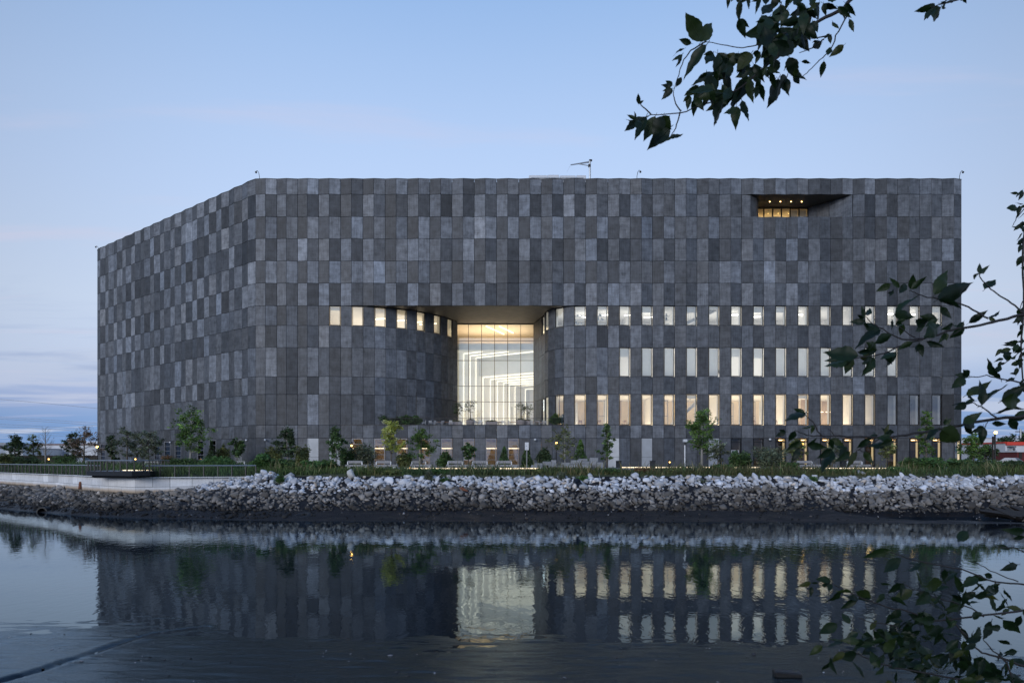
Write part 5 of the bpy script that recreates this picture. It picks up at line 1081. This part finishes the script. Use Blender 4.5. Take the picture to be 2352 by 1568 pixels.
p = pt(1064, 1127, 47.2); m = MB().tube([p + Vector((-.3, 0, .25)), p + Vector((0, -.1, .12)), p + Vector((.35, -.3, .0))], [.02, .11, .03], 6).tube([p + Vector((-.1, 0, .3)), p + Vector((.1, -.1, .05))], [.03, .07], 5); tag(m.build('rusty_scrap', 'rust'), 'rust-brown scrap lying at the tide line of the stones', 'debris')
p = pt(1808, 1545, 11.35); m = MB().bevbox(-.22, .22, -.10, .10, -.02, .07, .02); ob = m.build('sunk_block', 'wet_timber'); ob.location = (p.x, p.y, .035); ob.rotation_euler = (0, R(3), R(-8)); tag(ob, 'short dark block lying on the foreground mud', 'debris')
# ---------------------------------------------------------------- far buildings, street things, wires
def shed(name, x0, x1, ytop, d, dep, label, wallm, parts=(), roofm='shed_grey', cat='building'):
    o = empty(name, (xat((x0 + x1) / 2, d), d, GZ), label=label, cat=cat); a, b = xat(x0, d), xat(x1, d); z1 = zat(ytop, d)
    wb(MB().box(a, b, d, d + dep, GZ - .1, z1 - .12), 'wall', wallm, o); wb(MB().box(a - .15, b + .15, d - .15, d + dep + .15, z1 - .12, z1 + .12), 'roof', roofm, o)
    for (nm, px0, px1, py0, py1, mt, proud) in parts: wb(MB().box(xat(px0, d), xat(px1, d), d - proud, d - .01, zat(py1, d), zat(py0, d)), nm, mt, o)
    return o
shed('warehouse', 56, 330, 1019, 190, 30, 'long white warehouse seen behind the trees at left', 'shed_white', [('dock_door', 84 + i * 30, 98 + i * 30, 1036, 1056, 'shed_grey', .15) for i in range(4)] + [('trim', 56, 330, 1019.5, 1021.5, 'rust', .25)])
shed('warehouse', -60, 13, 1017, 180, 25, 'grey warehouse end at the left edge of the picture', 'shed_grey', [('window', -8, 6, 1022, 1030, 'dark_glass', .12), ('dock_door', -40, -20, 1036, 1056, 'shed_white', .15)]); shed('warehouse', 13, 52, 1029, 175, 20, 'low white shed beyond the thin olive tree', 'shed_white', [('door', 24, 30, 1042, 1057, 'shed_grey', .12), ('window', 36, 46, 1040, 1046, 'dark_glass', .1)])
fd = empty('board_fence', (xat(110, 125), 125, GZ), label='dark board fence behind the leafless tree at left', cat='fence')
for i in range(40): x = -40 + i * 7; wb(MB().box(xat(x, 125), xat(x + 6.6, 125), 125, 125.1, GZ - .1, zat(1045 + (i * 7 % 3) * .4, 125)), 'board', 'fence_dark', fd)
o = empty('utility_cabinet', (xat(236, 96), 96, GZ), label='grey utility cabinet beside a brick pier at the left corner', cat='cabinet'); wb(MB().bevbox(xat(227, 96), xat(240, 96), 96, 97, GZ, zat(1041, 96), .05), 'cabinet', 'shed_grey', o); wb(MB().bevbox(xat(240.5, 96), xat(247, 96), 96, 97, GZ, zat(1040, 96), .03), 'pier', 'rust', o)
for i in range(4): wb(MB().box(xat(229 + i * .4, 96), xat(238 - i, 96), 95.93, 95.99, zat(1044 + i * 3, 96), zat(1043 + i * 3, 96)), 'louvre', 'frame_dark', o)
shed('long_building', 2190, 2420, 1006, 230, 30, 'long pale low building on the skyline at right', 'shed_white', [('window', 2216 + i * 26, 2234 + i * 26, 1026, 1034, 'dark_glass', .1) for i in range(7)])
shed('corner_shop', 2309, 2400, 1016, 112, 14, 'white shop with a red fascia at the right edge', 'shed_white', [('fascia', 2309, 2400, 1014.5, 1022, 'trim_red', .4), ('door', 2314, 2322, 1026, 1052, 'shed_grey', .2), ('awning', 2313, 2325, 1024.5, 1027, 'car_glass', .9), ('sign', 2315, 2320, 1034, 1042, 'sign_yellow', .3), ('window', 2326, 2331, 1028, 1040, 'dark_glass', .12)], 'trim_red')
shed('small_shop', 2270, 2305, 1026, 118, 12, 'pale blue-grey building left of the red fascia shop', 'shed_grey', [('door', 2281, 2287, 1034, 1054, 'brick_red', .15), ('awning', 2277, 2288, 1032, 1034, 'car_glass', .8), ('window', 2293, 2298, 1028, 1052, 'dark_glass', .12)])
shed('brick_annexe', 2336, 2420, 1036, 106, 5, 'dark red brick annexe beside the red fascia shop', 'brick_red', [('door', 2340, 2347, 1038, 1053, 'fence_dark', .1), ('window', 2352, 2362, 1036, 1044, 'dark_glass', .1)], 'shed_white')
post('utility_pole', 2344, 984, 120, 'plain utility pole above the red fascia shop', 'galv', .16, 'pole', lambda o, h: MB().box(-.9, .9, -.06, .06, h - .6, h - .45).build('crossarm', 'pole_wood', o)); post('utility_pole', 2281.5, 1002, 90, 'dark timber pole beside the tall street lamp', 'pole_wood', .16, 'pole', lambda o, h: MB().bevbox(-.12, .12, -.25, -.16, h * .55, h * .72, .01).build('meter_box', 'white_metal', o))
def car(x, d, rz, label, paint='car_white'):
    o = empty('parked_car', (xat(x, d), d, GZ), rz, label=label, cat='car'); s = .72
    prof = [(-2.2, .35), (-2.25, .75), (-1.9, .95), (-1.35, 1.45), (.35, 1.5), (1.05, 1.02), (2.1, .88), (2.25, .6), (2.2, .35)]
    def loft(pr, w0, w1, name, mt, k=1):
        m = MB(); n = len(pr); vs = []
        for side in (-1, 1):
            for (px, pz) in pr: w = (w0 if pz < 1.0 else w0 + (w1 - w0) * (pz - 1.0) / .5); vs.append((px * s, side * w * s, pz * s))
        fs = [(i, (i + 1) % n, n + (i + 1) % n, n + i) for i in range(n)] + [tuple(range(n - 1, -1, -1)), tuple(range(n, 2 * n))]; m.add(vs, fs); return m.build(name, mt, o)
    loft(prof, .88, .66, 'body', paint)
    for (nm, pts4) in (('rear_window', [(-1.87, .99), (-1.42, 1.40)]), ('windscreen', [(1.02, 1.06), (.42, 1.46)])):
        (xa, za), (xb, zb) = pts4; q = -.03 if nm == 'rear_window' else .03; MB().quad(((xa + q) * s, -.74 * s, za * s), ((xa + q) * s, .74 * s, za * s), ((xb + q) * s, .62 * s, (zb + .03) * s), ((xb + q) * s, -.62 * s, (zb + .03) * s)).build(nm, 'car_glass', o)
    for side in (-1, 1):
        MB().quad((-1.25 * s, side * .80 * s, 1.06 * s), (.85 * s, side * .80 * s, 1.06 * s), (.28 * s, side * .69 * s, 1.42 * s), (-1.1 * s, side * .69 * s, 1.42 * s)).build('side_window', 'car_glass', o)
        MB().bevbox(-2.27 * s, -2.15 * s, side * .72 * s - .09, side * .72 * s + .09, .72 * s, .90 * s, .01).build('tail_light', 'tail_red', o); MB().bevbox(2.1 * s, 2.24 * s, side * .66 * s - .1, side * .66 * s + .1, .68 * s, .80 * s, .01).build('headlight', 'white_metal', o)
        for wx in (-1.35, 1.4):
            w = MB(); ring = 16; vs = []
            for (r_, y_) in ((.33, -.1), (.33, .1), (.2, .11), (.001, .11)):
                for k in range(ring): a = 2 * math.pi * k / ring; vs.append((wx * s + r_ * s * math.cos(a), side * (.80 * s + y_ * s), .33 * s + r_ * s * math.sin(a)))
            w.add(vs, [(q * ring + k, q * ring + (k + 1) % ring, (q + 1) * ring + (k + 1) % ring, (q + 1) * ring + k) for q in range(3) for k in range(ring)]); w.build('wheel', 'rubber', o)
    return o
car(2317, 96, R(118), 'white parked car seen from behind in front of the red brick annexe'); car(2236, 110, R(10), 'pale parked car glimpsed left of the street lamp'); car(192, 104, R(-20), 'pale blue parked car glimpsed behind the brownish tree', 'shed_grey')
for i, (ya, yb, d) in enumerate(((919, 941, 150), (960, 975, 170), (964, 980, 171), (976, 990, 175), (981, 995, 176), (990, 1004, 180), (995, 1010, 181))):
    pts_ = []
    for k in range(13): u = k / 12; x = -200 + 700 * u; y = ya + (yb - ya) * (x / 224) - 7 * (1 - (2 * u - 1) ** 2) + 3.5; pts_.append(pt(x, y, d))
    tag(MB().tube(pts_, .055, 4).build('power_line', 'shed_grey'), 'power line crossing the sky left of the building, %s from the top' % ORD[i], 'wire', 'power lines left of the building')
# ---------------------------------------------------------------- overhanging branches close to the camera
def leaf_mesh(seed):
    r = random.Random(seed); n = 13; vs = []; fs = []; cs = []; wmax = r.uniform(.24, .31); curl = r.uniform(-.25, .12); fold = r.uniform(.12, .38); tw = r.uniform(-.3, .3); pk = r.uniform(.30, .42)
    for i in range(n):
        u = i / (n - 1)
        w = wmax * (math.sin(math.pi / 2 * u / pk) ** .85 if u < pk else math.cos(math.pi / 2 * (u - pk) / (1 - pk)) ** 1.15) if 0 < u < 1 else 0
        w = max(w, .0); ser = 1 + (.05 if i % 2 else -.03); z = curl * u * u + .03 * math.sin(u * 7 + seed); y = u
        a = tw * u
        for (s, k) in ((-1, 1), (-.5, 0), (0, 0), (.5, 0), (1, 1)):
            xx = s * w * (ser if k else 1); zz = z + abs(s) * w * fold + (.02 * math.sin(u * 22) * abs(s)); vs.append((xx * math.cos(a) - (zz - z) * math.sin(a), y - abs(s) * .03, z + xx * math.sin(a) + (zz - z) * math.cos(a)))
    for i in range(n - 1):
        for k in range(4): fs.append((i * 5 + k, i * 5 + k + 1, i * 5 + 5 + k + 1, i * 5 + 5 + k)); t = 1.0 + r.gauss(0, .06); cs.append((t, t, t))
    m = MB(); m.v = vs; m.f = fs; m.c = cs
    m.tube([(0, .03, .0), (.01, -.08, .0), (0, -.17, .02)], .012, 4, c=(.9, .8, .6), cap=False); m.tube([(0, 0, .006), (0, .5, curl * .25 + .012), (0, .97, curl * .94 + .008)], [.010, .007, .002], 3, c=(1.7, 1.6, 1.3), cap=False)
    me = m.mesh('leaf', True, True); me.materials.append(MATS['leaf']); return me
LEAF = [leaf_mesh(s) for s in range(9)]
lr = random.Random(99)
class Branch:
    def __init__(s, name, conv, d, label, loc):
        s.o = empty(name, pt(*loc, d), label=label, cat='branch'); s.conv = conv; s.d = d; s.dm = {}
    def P(s, q, d): x, y = s.conv(*q); return pt(x, y, d)
    def stem(s, pts, r0=.006, r1=.0025, d0=None, d1=None):
        d0 = d0 or s.d; d1 = d1 or s.d; n = len(pts); fine = []
        P3 = [s.P(q, d0 + (d1 - d0) * i / (n - 1)) for i, q in enumerate(pts)]
        for i in range(n - 1):
            p0, p1, p2, p3 = P3[max(i - 1, 0)], P3[i], P3[i + 1], P3[min(i + 2, n - 1)]
            for k in range(4):
                u = k / 4; fine.append(.5 * ((2 * p1) + (p2 - p0) * u + (2 * p0 - 5 * p1 + 4 * p2 - p3) * u * u + (3 * p1 - p0 - 3 * p2 + p3) * u ** 3) + Vector((lr.gauss(0, .0012), 0, lr.gauss(0, .0012))))
        fine.append(P3[-1]); m = len(fine); wb(MB().tube(fine, [.8 * (r0 + (r1 - r0) * i / (m - 1)) for i in range(m)], 6), 'twig', 'twig', s.o, smooth=True)
    def leaf(s, x0, y0, x1, y1, d=None, roll=None, sib=True):
        if sib and d is None and lr.random() < .5:
            an = lr.choice((-1, 1)) * lr.uniform(.5, 1.1); k = lr.uniform(.55, .85); dx, dy = (x1 - x0) * k, (y1 - y0) * k; s.leaf(x0, y0, x0 + dx * math.cos(an) - dy * math.sin(an), y0 + dx * math.sin(an) + dy * math.cos(an), s.d + lr.gauss(0, .1), None, False)
        d = d or (s.d + lr.gauss(0, .10)); a = s.P((x0, y0), d); b = s.P((x1, y1), d + lr.gauss(0, .018)); yv = b - a; L = yv.length; yv.normalize()
        face = (Vector((0, 0, CAMZ)) - a).normalized(); nz = (face - yv * face.dot(yv)).normalized()
        rl_ = roll if roll is not None else lr.gauss(0, .55); nz = (Quaternion(yv, rl_) @ nz).normalized()
        if lr.random() < .5: nz = -nz
        xv = yv.cross(nz).normalized(); M = Matrix((xv, yv, nz)).transposed().to_4x4(); wsc = lr.uniform(.62, 1.0)
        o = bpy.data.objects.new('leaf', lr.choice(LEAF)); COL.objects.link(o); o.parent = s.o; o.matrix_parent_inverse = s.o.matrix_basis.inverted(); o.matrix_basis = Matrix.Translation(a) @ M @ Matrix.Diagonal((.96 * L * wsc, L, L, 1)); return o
top = Branch('overhanging_branch', lambda x, y: (1370.6 + x * .4172, y * .4172), 2.3, 'leafy elm branch hanging in from the top edge against the sky', (1975, 0))
top.stem([(1480, -60), (1400, 0), (1340, 60), (1230, 110), (1120, 210), (1000, 310), (900, 390), (800, 480), (680, 540)], .009, .003)
for s in ([(1120, 150), (1020, 190), (930, 235), (800, 265), (690, 245), (595, 228)], [(680, 540), (570, 585), (460, 620), (300, 635), (215, 662)], [(460, 620), (440, 685), (425, 725), (398, 758)], [(465, 615), (430, 555), (420, 500)], [(300, 632), (255, 590), (228, 560)], [(1400, 60), (1330, 170), (1290, 270), (1230, 330), (1170, 390), (1130, 430)], [(1290, 195), (1200, 210), (1120, 218)], [(1250, 215), (1190, 265), (1115, 292)], [(600, 228), (520, 280), (480, 330), (440, 440), (425, 500)]): top.stem(s, .0032, .0014)
TL = [(575, 225, 500, 65), (520, 240, 450, 215), (480, 270, 410, 300), (470, 300, 435, 375), (600, 255, 470, 420), (650, 390, 515, 455), (465, 430, 430, 490), (415, 470, 350, 475), (415, 490, 355, 555), (230, 572, 228, 512), (215, 655, 165, 632), (212, 668, 155, 722), (235, 662, 222, 725), (270, 650, 208, 790), (320, 645, 255, 790), (365, 640, 310, 750), (400, 640, 365, 690), (400, 710, 275, 825), (400, 765, 480, 742), (410, 755, 378, 778),
      (560, 480, 472, 530), (545, 540, 525, 645), (640, 430, 600, 560), (650, 500, 632, 672), (690, 560, 645, 700), (770, 590, 760, 710), (800, 560, 825, 685), (840, 430, 720, 600), (860, 380, 760, 430), (720, 300, 820, 355), (640, 290, 600, 350), (700, 340, 680, 410), (740, 480, 700, 560), (800, 470, 735, 610), (880, 450, 925, 560), (890, 480, 865, 550), (960, 400, 985, 500), (1000, 440, 940, 600), (1045, 430, 980, 570), (1090, 420, 1122, 470), (1060, 320, 1100, 440), (1130, 340, 1180, 352), (1100, 380, 1140, 455), (1000, 340, 940, 420), (930, 370, 900, 450), (960, 260, 900, 330), (900, 290, 870, 360), (830, 300, 850, 345),
      (985, 165, 790, 200), (920, 100, 1010, 190), (960, 20, 900, 100), (1010, 30, 960, 170), (1050, 60, 1010, 150), (1120, 20, 1080, 105), (1160, 50, 1170, 150), (1200, 20, 1220, 110), (1190, 120, 1215, 190), (1250, 20, 1330, 60), (1330, 40, 1400, 100), (1370, 20, 1430, 90), (1390, 110, 1412, 185), (1300, 120, 1330, 168), (1280, 190, 1290, 240), (1235, 235, 1175, 270), (1358, 250, 1275, 320), (1250, 340, 1235, 430), (1110, 160, 1010, 240), (1120, 200, 1060, 290), (1080, 240, 990, 320), (1050, 250, 960, 330), (730, -30, 718, 50), (790, 0, 780, 128), (830, -20, 830, 60), (905, -10, 865, 80), (1000, -30, 960, 60), (1060, -20, 1040, 60), (1285, 265, 1268, 320), (760, -30, 800, 30), (940, -30, 930, 40), (1100, -40, 1110, 40), (1180, -40, 1190, 50), (1300, -40, 1290, 40)]
for q in TL: top.leaf(*q)
for i in range(60):
    u = lr.random(); cx_2 = 1150 - 560 * u + lr.gauss(0, 60); cy_2 = 60 + 460 * u + lr.gauss(0, 55); an = math.pi / 2 + .35 + lr.gauss(0, .55); L = lr.uniform(80, 150); top.leaf(cx_2, cy_2, cx_2 + L * math.cos(an), cy_2 + L * math.sin(an))
tip = Branch('overhanging_twig', lambda x, y: (1370.6 + x * .4172, y * .4172), 2.4, 'small leafy twig dipping in at the top right', (2210, 0))
tip.stem([(2060, -60), (2000, -5), (1890, 25), (1830, 45)], .004, .0015)
for q in ((1895, 20, 1990, 12), (1840, 40, 1745, 70), (1860, 45, 1800, 112), (1890, 45, 1815, 135), (2020, -15, 2036, 22), (1900, 48, 1922, 15), (2060, -40, 2080, 10)): tip.leaf(*q)
mc = lambda x, y: (1803.7 + x * .3496, 548.2 + y * .3496)
mid = Branch('overhanging_branch', mc, 2.0, 'leafy twig reaching in from the right across the upper windows', (2350, 724))
for (s, r0) in (([(1700, 470), (1530, 505), (1400, 540), (1250, 570), (1100, 600), (900, 655), (760, 705), (620, 760), (480, 780), (380, 800)], .0062), ([(900, 655), (770, 660), (650, 600), (580, 560), (525, 510)], .003), ([(1330, 520), (1200, 450), (1050, 400), (900, 375), (820, 340)], .0034), ([(1600, 520), (1530, 460), (1440, 390), (1350, 330), (1285, 260), (1275, 215)], .0034), ([(1170, 585), (1080, 640)], .002), ([(850, 650), (780, 600), (735, 560)], .002)): mid.stem(s, r0, .0015)
for q in ((690, 300, 590, 350), (745, 320, 690, 255), (710, 340, 682, 380), (790, 300, 740, 365), (830, 330, 928, 245), (985, 360, 1085, 188), (1020, 395, 1265, 275), (725, 495, 880, 368), (1000, 530, 862, 500), (1020, 450, 1090, 530), (520, 520, 500, 435), (525, 545, 425, 545), (545, 500, 555, 450), (520, 555, 550, 590), (620, 600, 452, 695), (695, 632, 578, 692), (700, 530, 700, 605), (735, 545, 795, 530), (775, 560, 752, 640), (915, 560, 838, 608), (1015, 565, 928, 650), (1100, 560, 1038, 605), (1170, 545, 1120, 605), (1175, 590, 1075, 655), (930, 675, 1050, 712), (880, 690, 905, 778), (835, 680, 722, 728), (725, 748, 640, 845), (585, 785, 495, 908), (600, 730, 465, 745), (475, 770, 242, 752), (440, 785, 250, 800), (405, 800, 242, 858), (370, 805, 330, 855), (1210, 552, 1338, 468), (1340, 522, 1412, 475), (1310, 332, 1388, 250), (1276, 225, 1280, 152), (1262, 240, 1240, 232), (560, 780, 480, 740), (660, 745, 700, 835), (1060, 620, 1010, 690)): mid.leaf(*q)
lowb = Branch('overhanging_branch', mc, 1.9, 'long leafy branch crossing in front of the ground floor at right', (2352, 957))
for (s, r0) in (([(1720, 1160), (1568, 1170), (1400, 1180), (1200, 1215), (1000, 1255), (800, 1290), (600, 1305), (400, 1300), (240, 1295), (140, 1290), (70, 1260)], .0065), ([(240, 1292), (190, 1220), (130, 1155)], .0026), ([(1700, 990), (1568, 955), (1440, 925), (1320, 900), (1200, 912)], .0034), ([(1400, 1180), (1310, 1120), (1225, 1072)], .003), ([(640, 1300), (560, 1350), (480, 1385), (465, 1420)], .0024), ([(330, 1302), (280, 1250)], .0016), ([(480, 1380), (520, 1410)], .0014), ([(1330, 1195), (1310, 1240)], .0014)): lowb.stem(s, r0, .0014)
for q in ((1410, 915, 1325, 778), (1208, 900, 1118, 888), (1178, 918, 1082, 988), (1195, 1025, 1358, 935), (1292, 1088, 1468, 952), (1425, 1062, 1590, 960), (1238, 1062, 1185, 1005), (1235, 1065, 1088, 1082), (1185, 1090, 1118, 1118), (1388, 1145, 1580, 1085), (1500, 1195, 1600, 1120), (130, 1142, -10, 1180), (188, 1225, 105, 1248), (0, 1270, -70, 1302), (62, 1262, 18, 1335), (100, 1325, 5, 1405), (95, 1375, 40, 1475), (150, 1358, 275, 1370), (298, 1318, 402, 1362), (305, 1385, 228, 1525), (405, 1375, 340, 1455), (465, 1398, 392, 1505), (425, 1400, 340, 1470), (520, 1400, 575, 1478), (560, 1312, 465, 1378), (665, 1335, 538, 1365), (705, 1325, 615, 1362), (655, 1272, 728, 1278), (650, 1285, 682, 1208), (690, 1290, 598, 1318), (605, 1288, 540, 1305), (1030, 1258, 1165, 1335), (1000, 1252, 915, 1335), (1050, 1222, 1095, 1175), (1172, 1212, 1290, 1142), (1180, 1228, 1245, 1292), (1300, 1235, 1290, 1358), (1360, 1212, 1455, 1216), (1185, 1222, 1262, 1186), (1470, 1180, 1530, 1260), (1540, 960, 1600, 900)): lowb.leaf(*q)
bc = lambda x, y: (1735.2 + x * .26224, 1156.8 + y * .26224)
bush = Branch('foreground_bush', bc, 2.1, 'leafy bush filling the lower right corner in front of the water', (2352, 1568)); bush.o['category'] = 'bush'
for (s, r0) in (([(2500, 720), (2352, 700), (2100, 680), (1800, 570), (1500, 515), (1270, 450), (1130, 405)], .004), ([(2500, 900), (2352, 930), (2000, 970), (1550, 1020), (1400, 960), (1150, 900), (950, 830), (820, 775), (650, 700)], .005), ([(2000, 980), (1850, 900), (1600, 820), (1430, 760), (1280, 700)], .003), ([(2600, 1500), (2352, 1420), (2100, 1330), (1950, 1280), (1800, 1100), (1650, 960)], .006), ([(2100, 1640), (1900, 1560), (1400, 1460), (1100, 1400), (850, 1290), (700, 1300)], .005), ([(1400, 1150), (1200, 1060), (1050, 1040), (900, 1000)], .003), ([(2352, 420), (2250, 380), (2130, 380)], .003), ([(2300, 680), (2100, 600), (1940, 520)], .0022), ([(2300, 1700), (2200, 1400), (2050, 1250), (2000, 1190)], .004)): bush.stem(s, r0, .0015)
for q in ((1172, 405, 915, 465), (1265, 480, 1098, 608), (1442, 520, 1292, 632), (1415, 598, 1482, 738), (1762, 600, 1622, 682), (1572, 680, 1560, 792), (652, 668, 515, 660), (662, 702, 570, 718), (485, 690, 372, 722), (490, 728, 485, 812), (548, 690, 482, 690), (838, 772, 700, 770), (745, 760, 600, 868), (1000, 822, 862, 748), (892, 830, 738, 925), (1132, 788, 1052, 875), (1372, 758, 1198, 862), (1522, 788, 1378, 892), (1100, 690, 1195, 702), (1292, 695, 1148, 775), (2130, 375, 2250, 390), (2300, 530, 2160, 580), (2352, 240, 2180, 240), (2352, 290, 2240, 300), (1940, 515, 1890, 505)): bush.leaf(*q)
for i in range(240):
    if i < 120: x = lr.gauss(1330, 330); y = 1160 + lr.gauss(0, 130) - (x - 1300) * .06
    elif i < 165: x = lr.gauss(2020, 200); y = lr.gauss(820, 140)
    else: x = lr.gauss(1900, 420); y = lr.gauss(1450, 90)
    if x < 560 and y < 1150: continue
    an = math.pi + lr.gauss(-.15, .75) if lr.random() < .7 else lr.uniform(0, 6.28); L = lr.uniform(90, 190); bush.leaf(x, y, x + L * math.cos(an), y + L * abs(math.sin(an)) * (1 if lr.random() < .75 else -1), 2.1 + lr.uniform(-.35, .45), lr.gauss(0, .9))
edge = Branch('overhanging_branch', lambda x, y: (x, y), 3.4, 'clusters of small compound leaves along the right edge of the picture', (2352, 640))
edge.stem([(2420, 380), (2375, 460), (2350, 560), (2352, 700), (2345, 800), (2352, 900)], .008, .004); edge.stem([(2352, 800), (2330, 818), (2302, 838)], .003, .0015); edge.stem([(2352, 480), (2336, 500), (2325, 520)], .003, .0015); edge.stem([(2350, 690), (2338, 720)], .003, .0015)
for (cx_2, cy_2, sx, sy, n) in ((2353, 500, 10, 36, 20), (2354, 575, 6, 20, 6), (2349, 715, 7, 28, 12), (2334, 825, 18, 20, 26), (2348, 790, 7, 20, 8)):
    for i in range(n): x, y = lr.gauss(cx_2, sx), lr.gauss(cy_2, sy); an = lr.uniform(1.6, 3.3); L = lr.uniform(15, 27); edge.leaf(x, y, x + L * math.cos(an), y + L * math.sin(an), 3.4 + lr.gauss(0, .1))
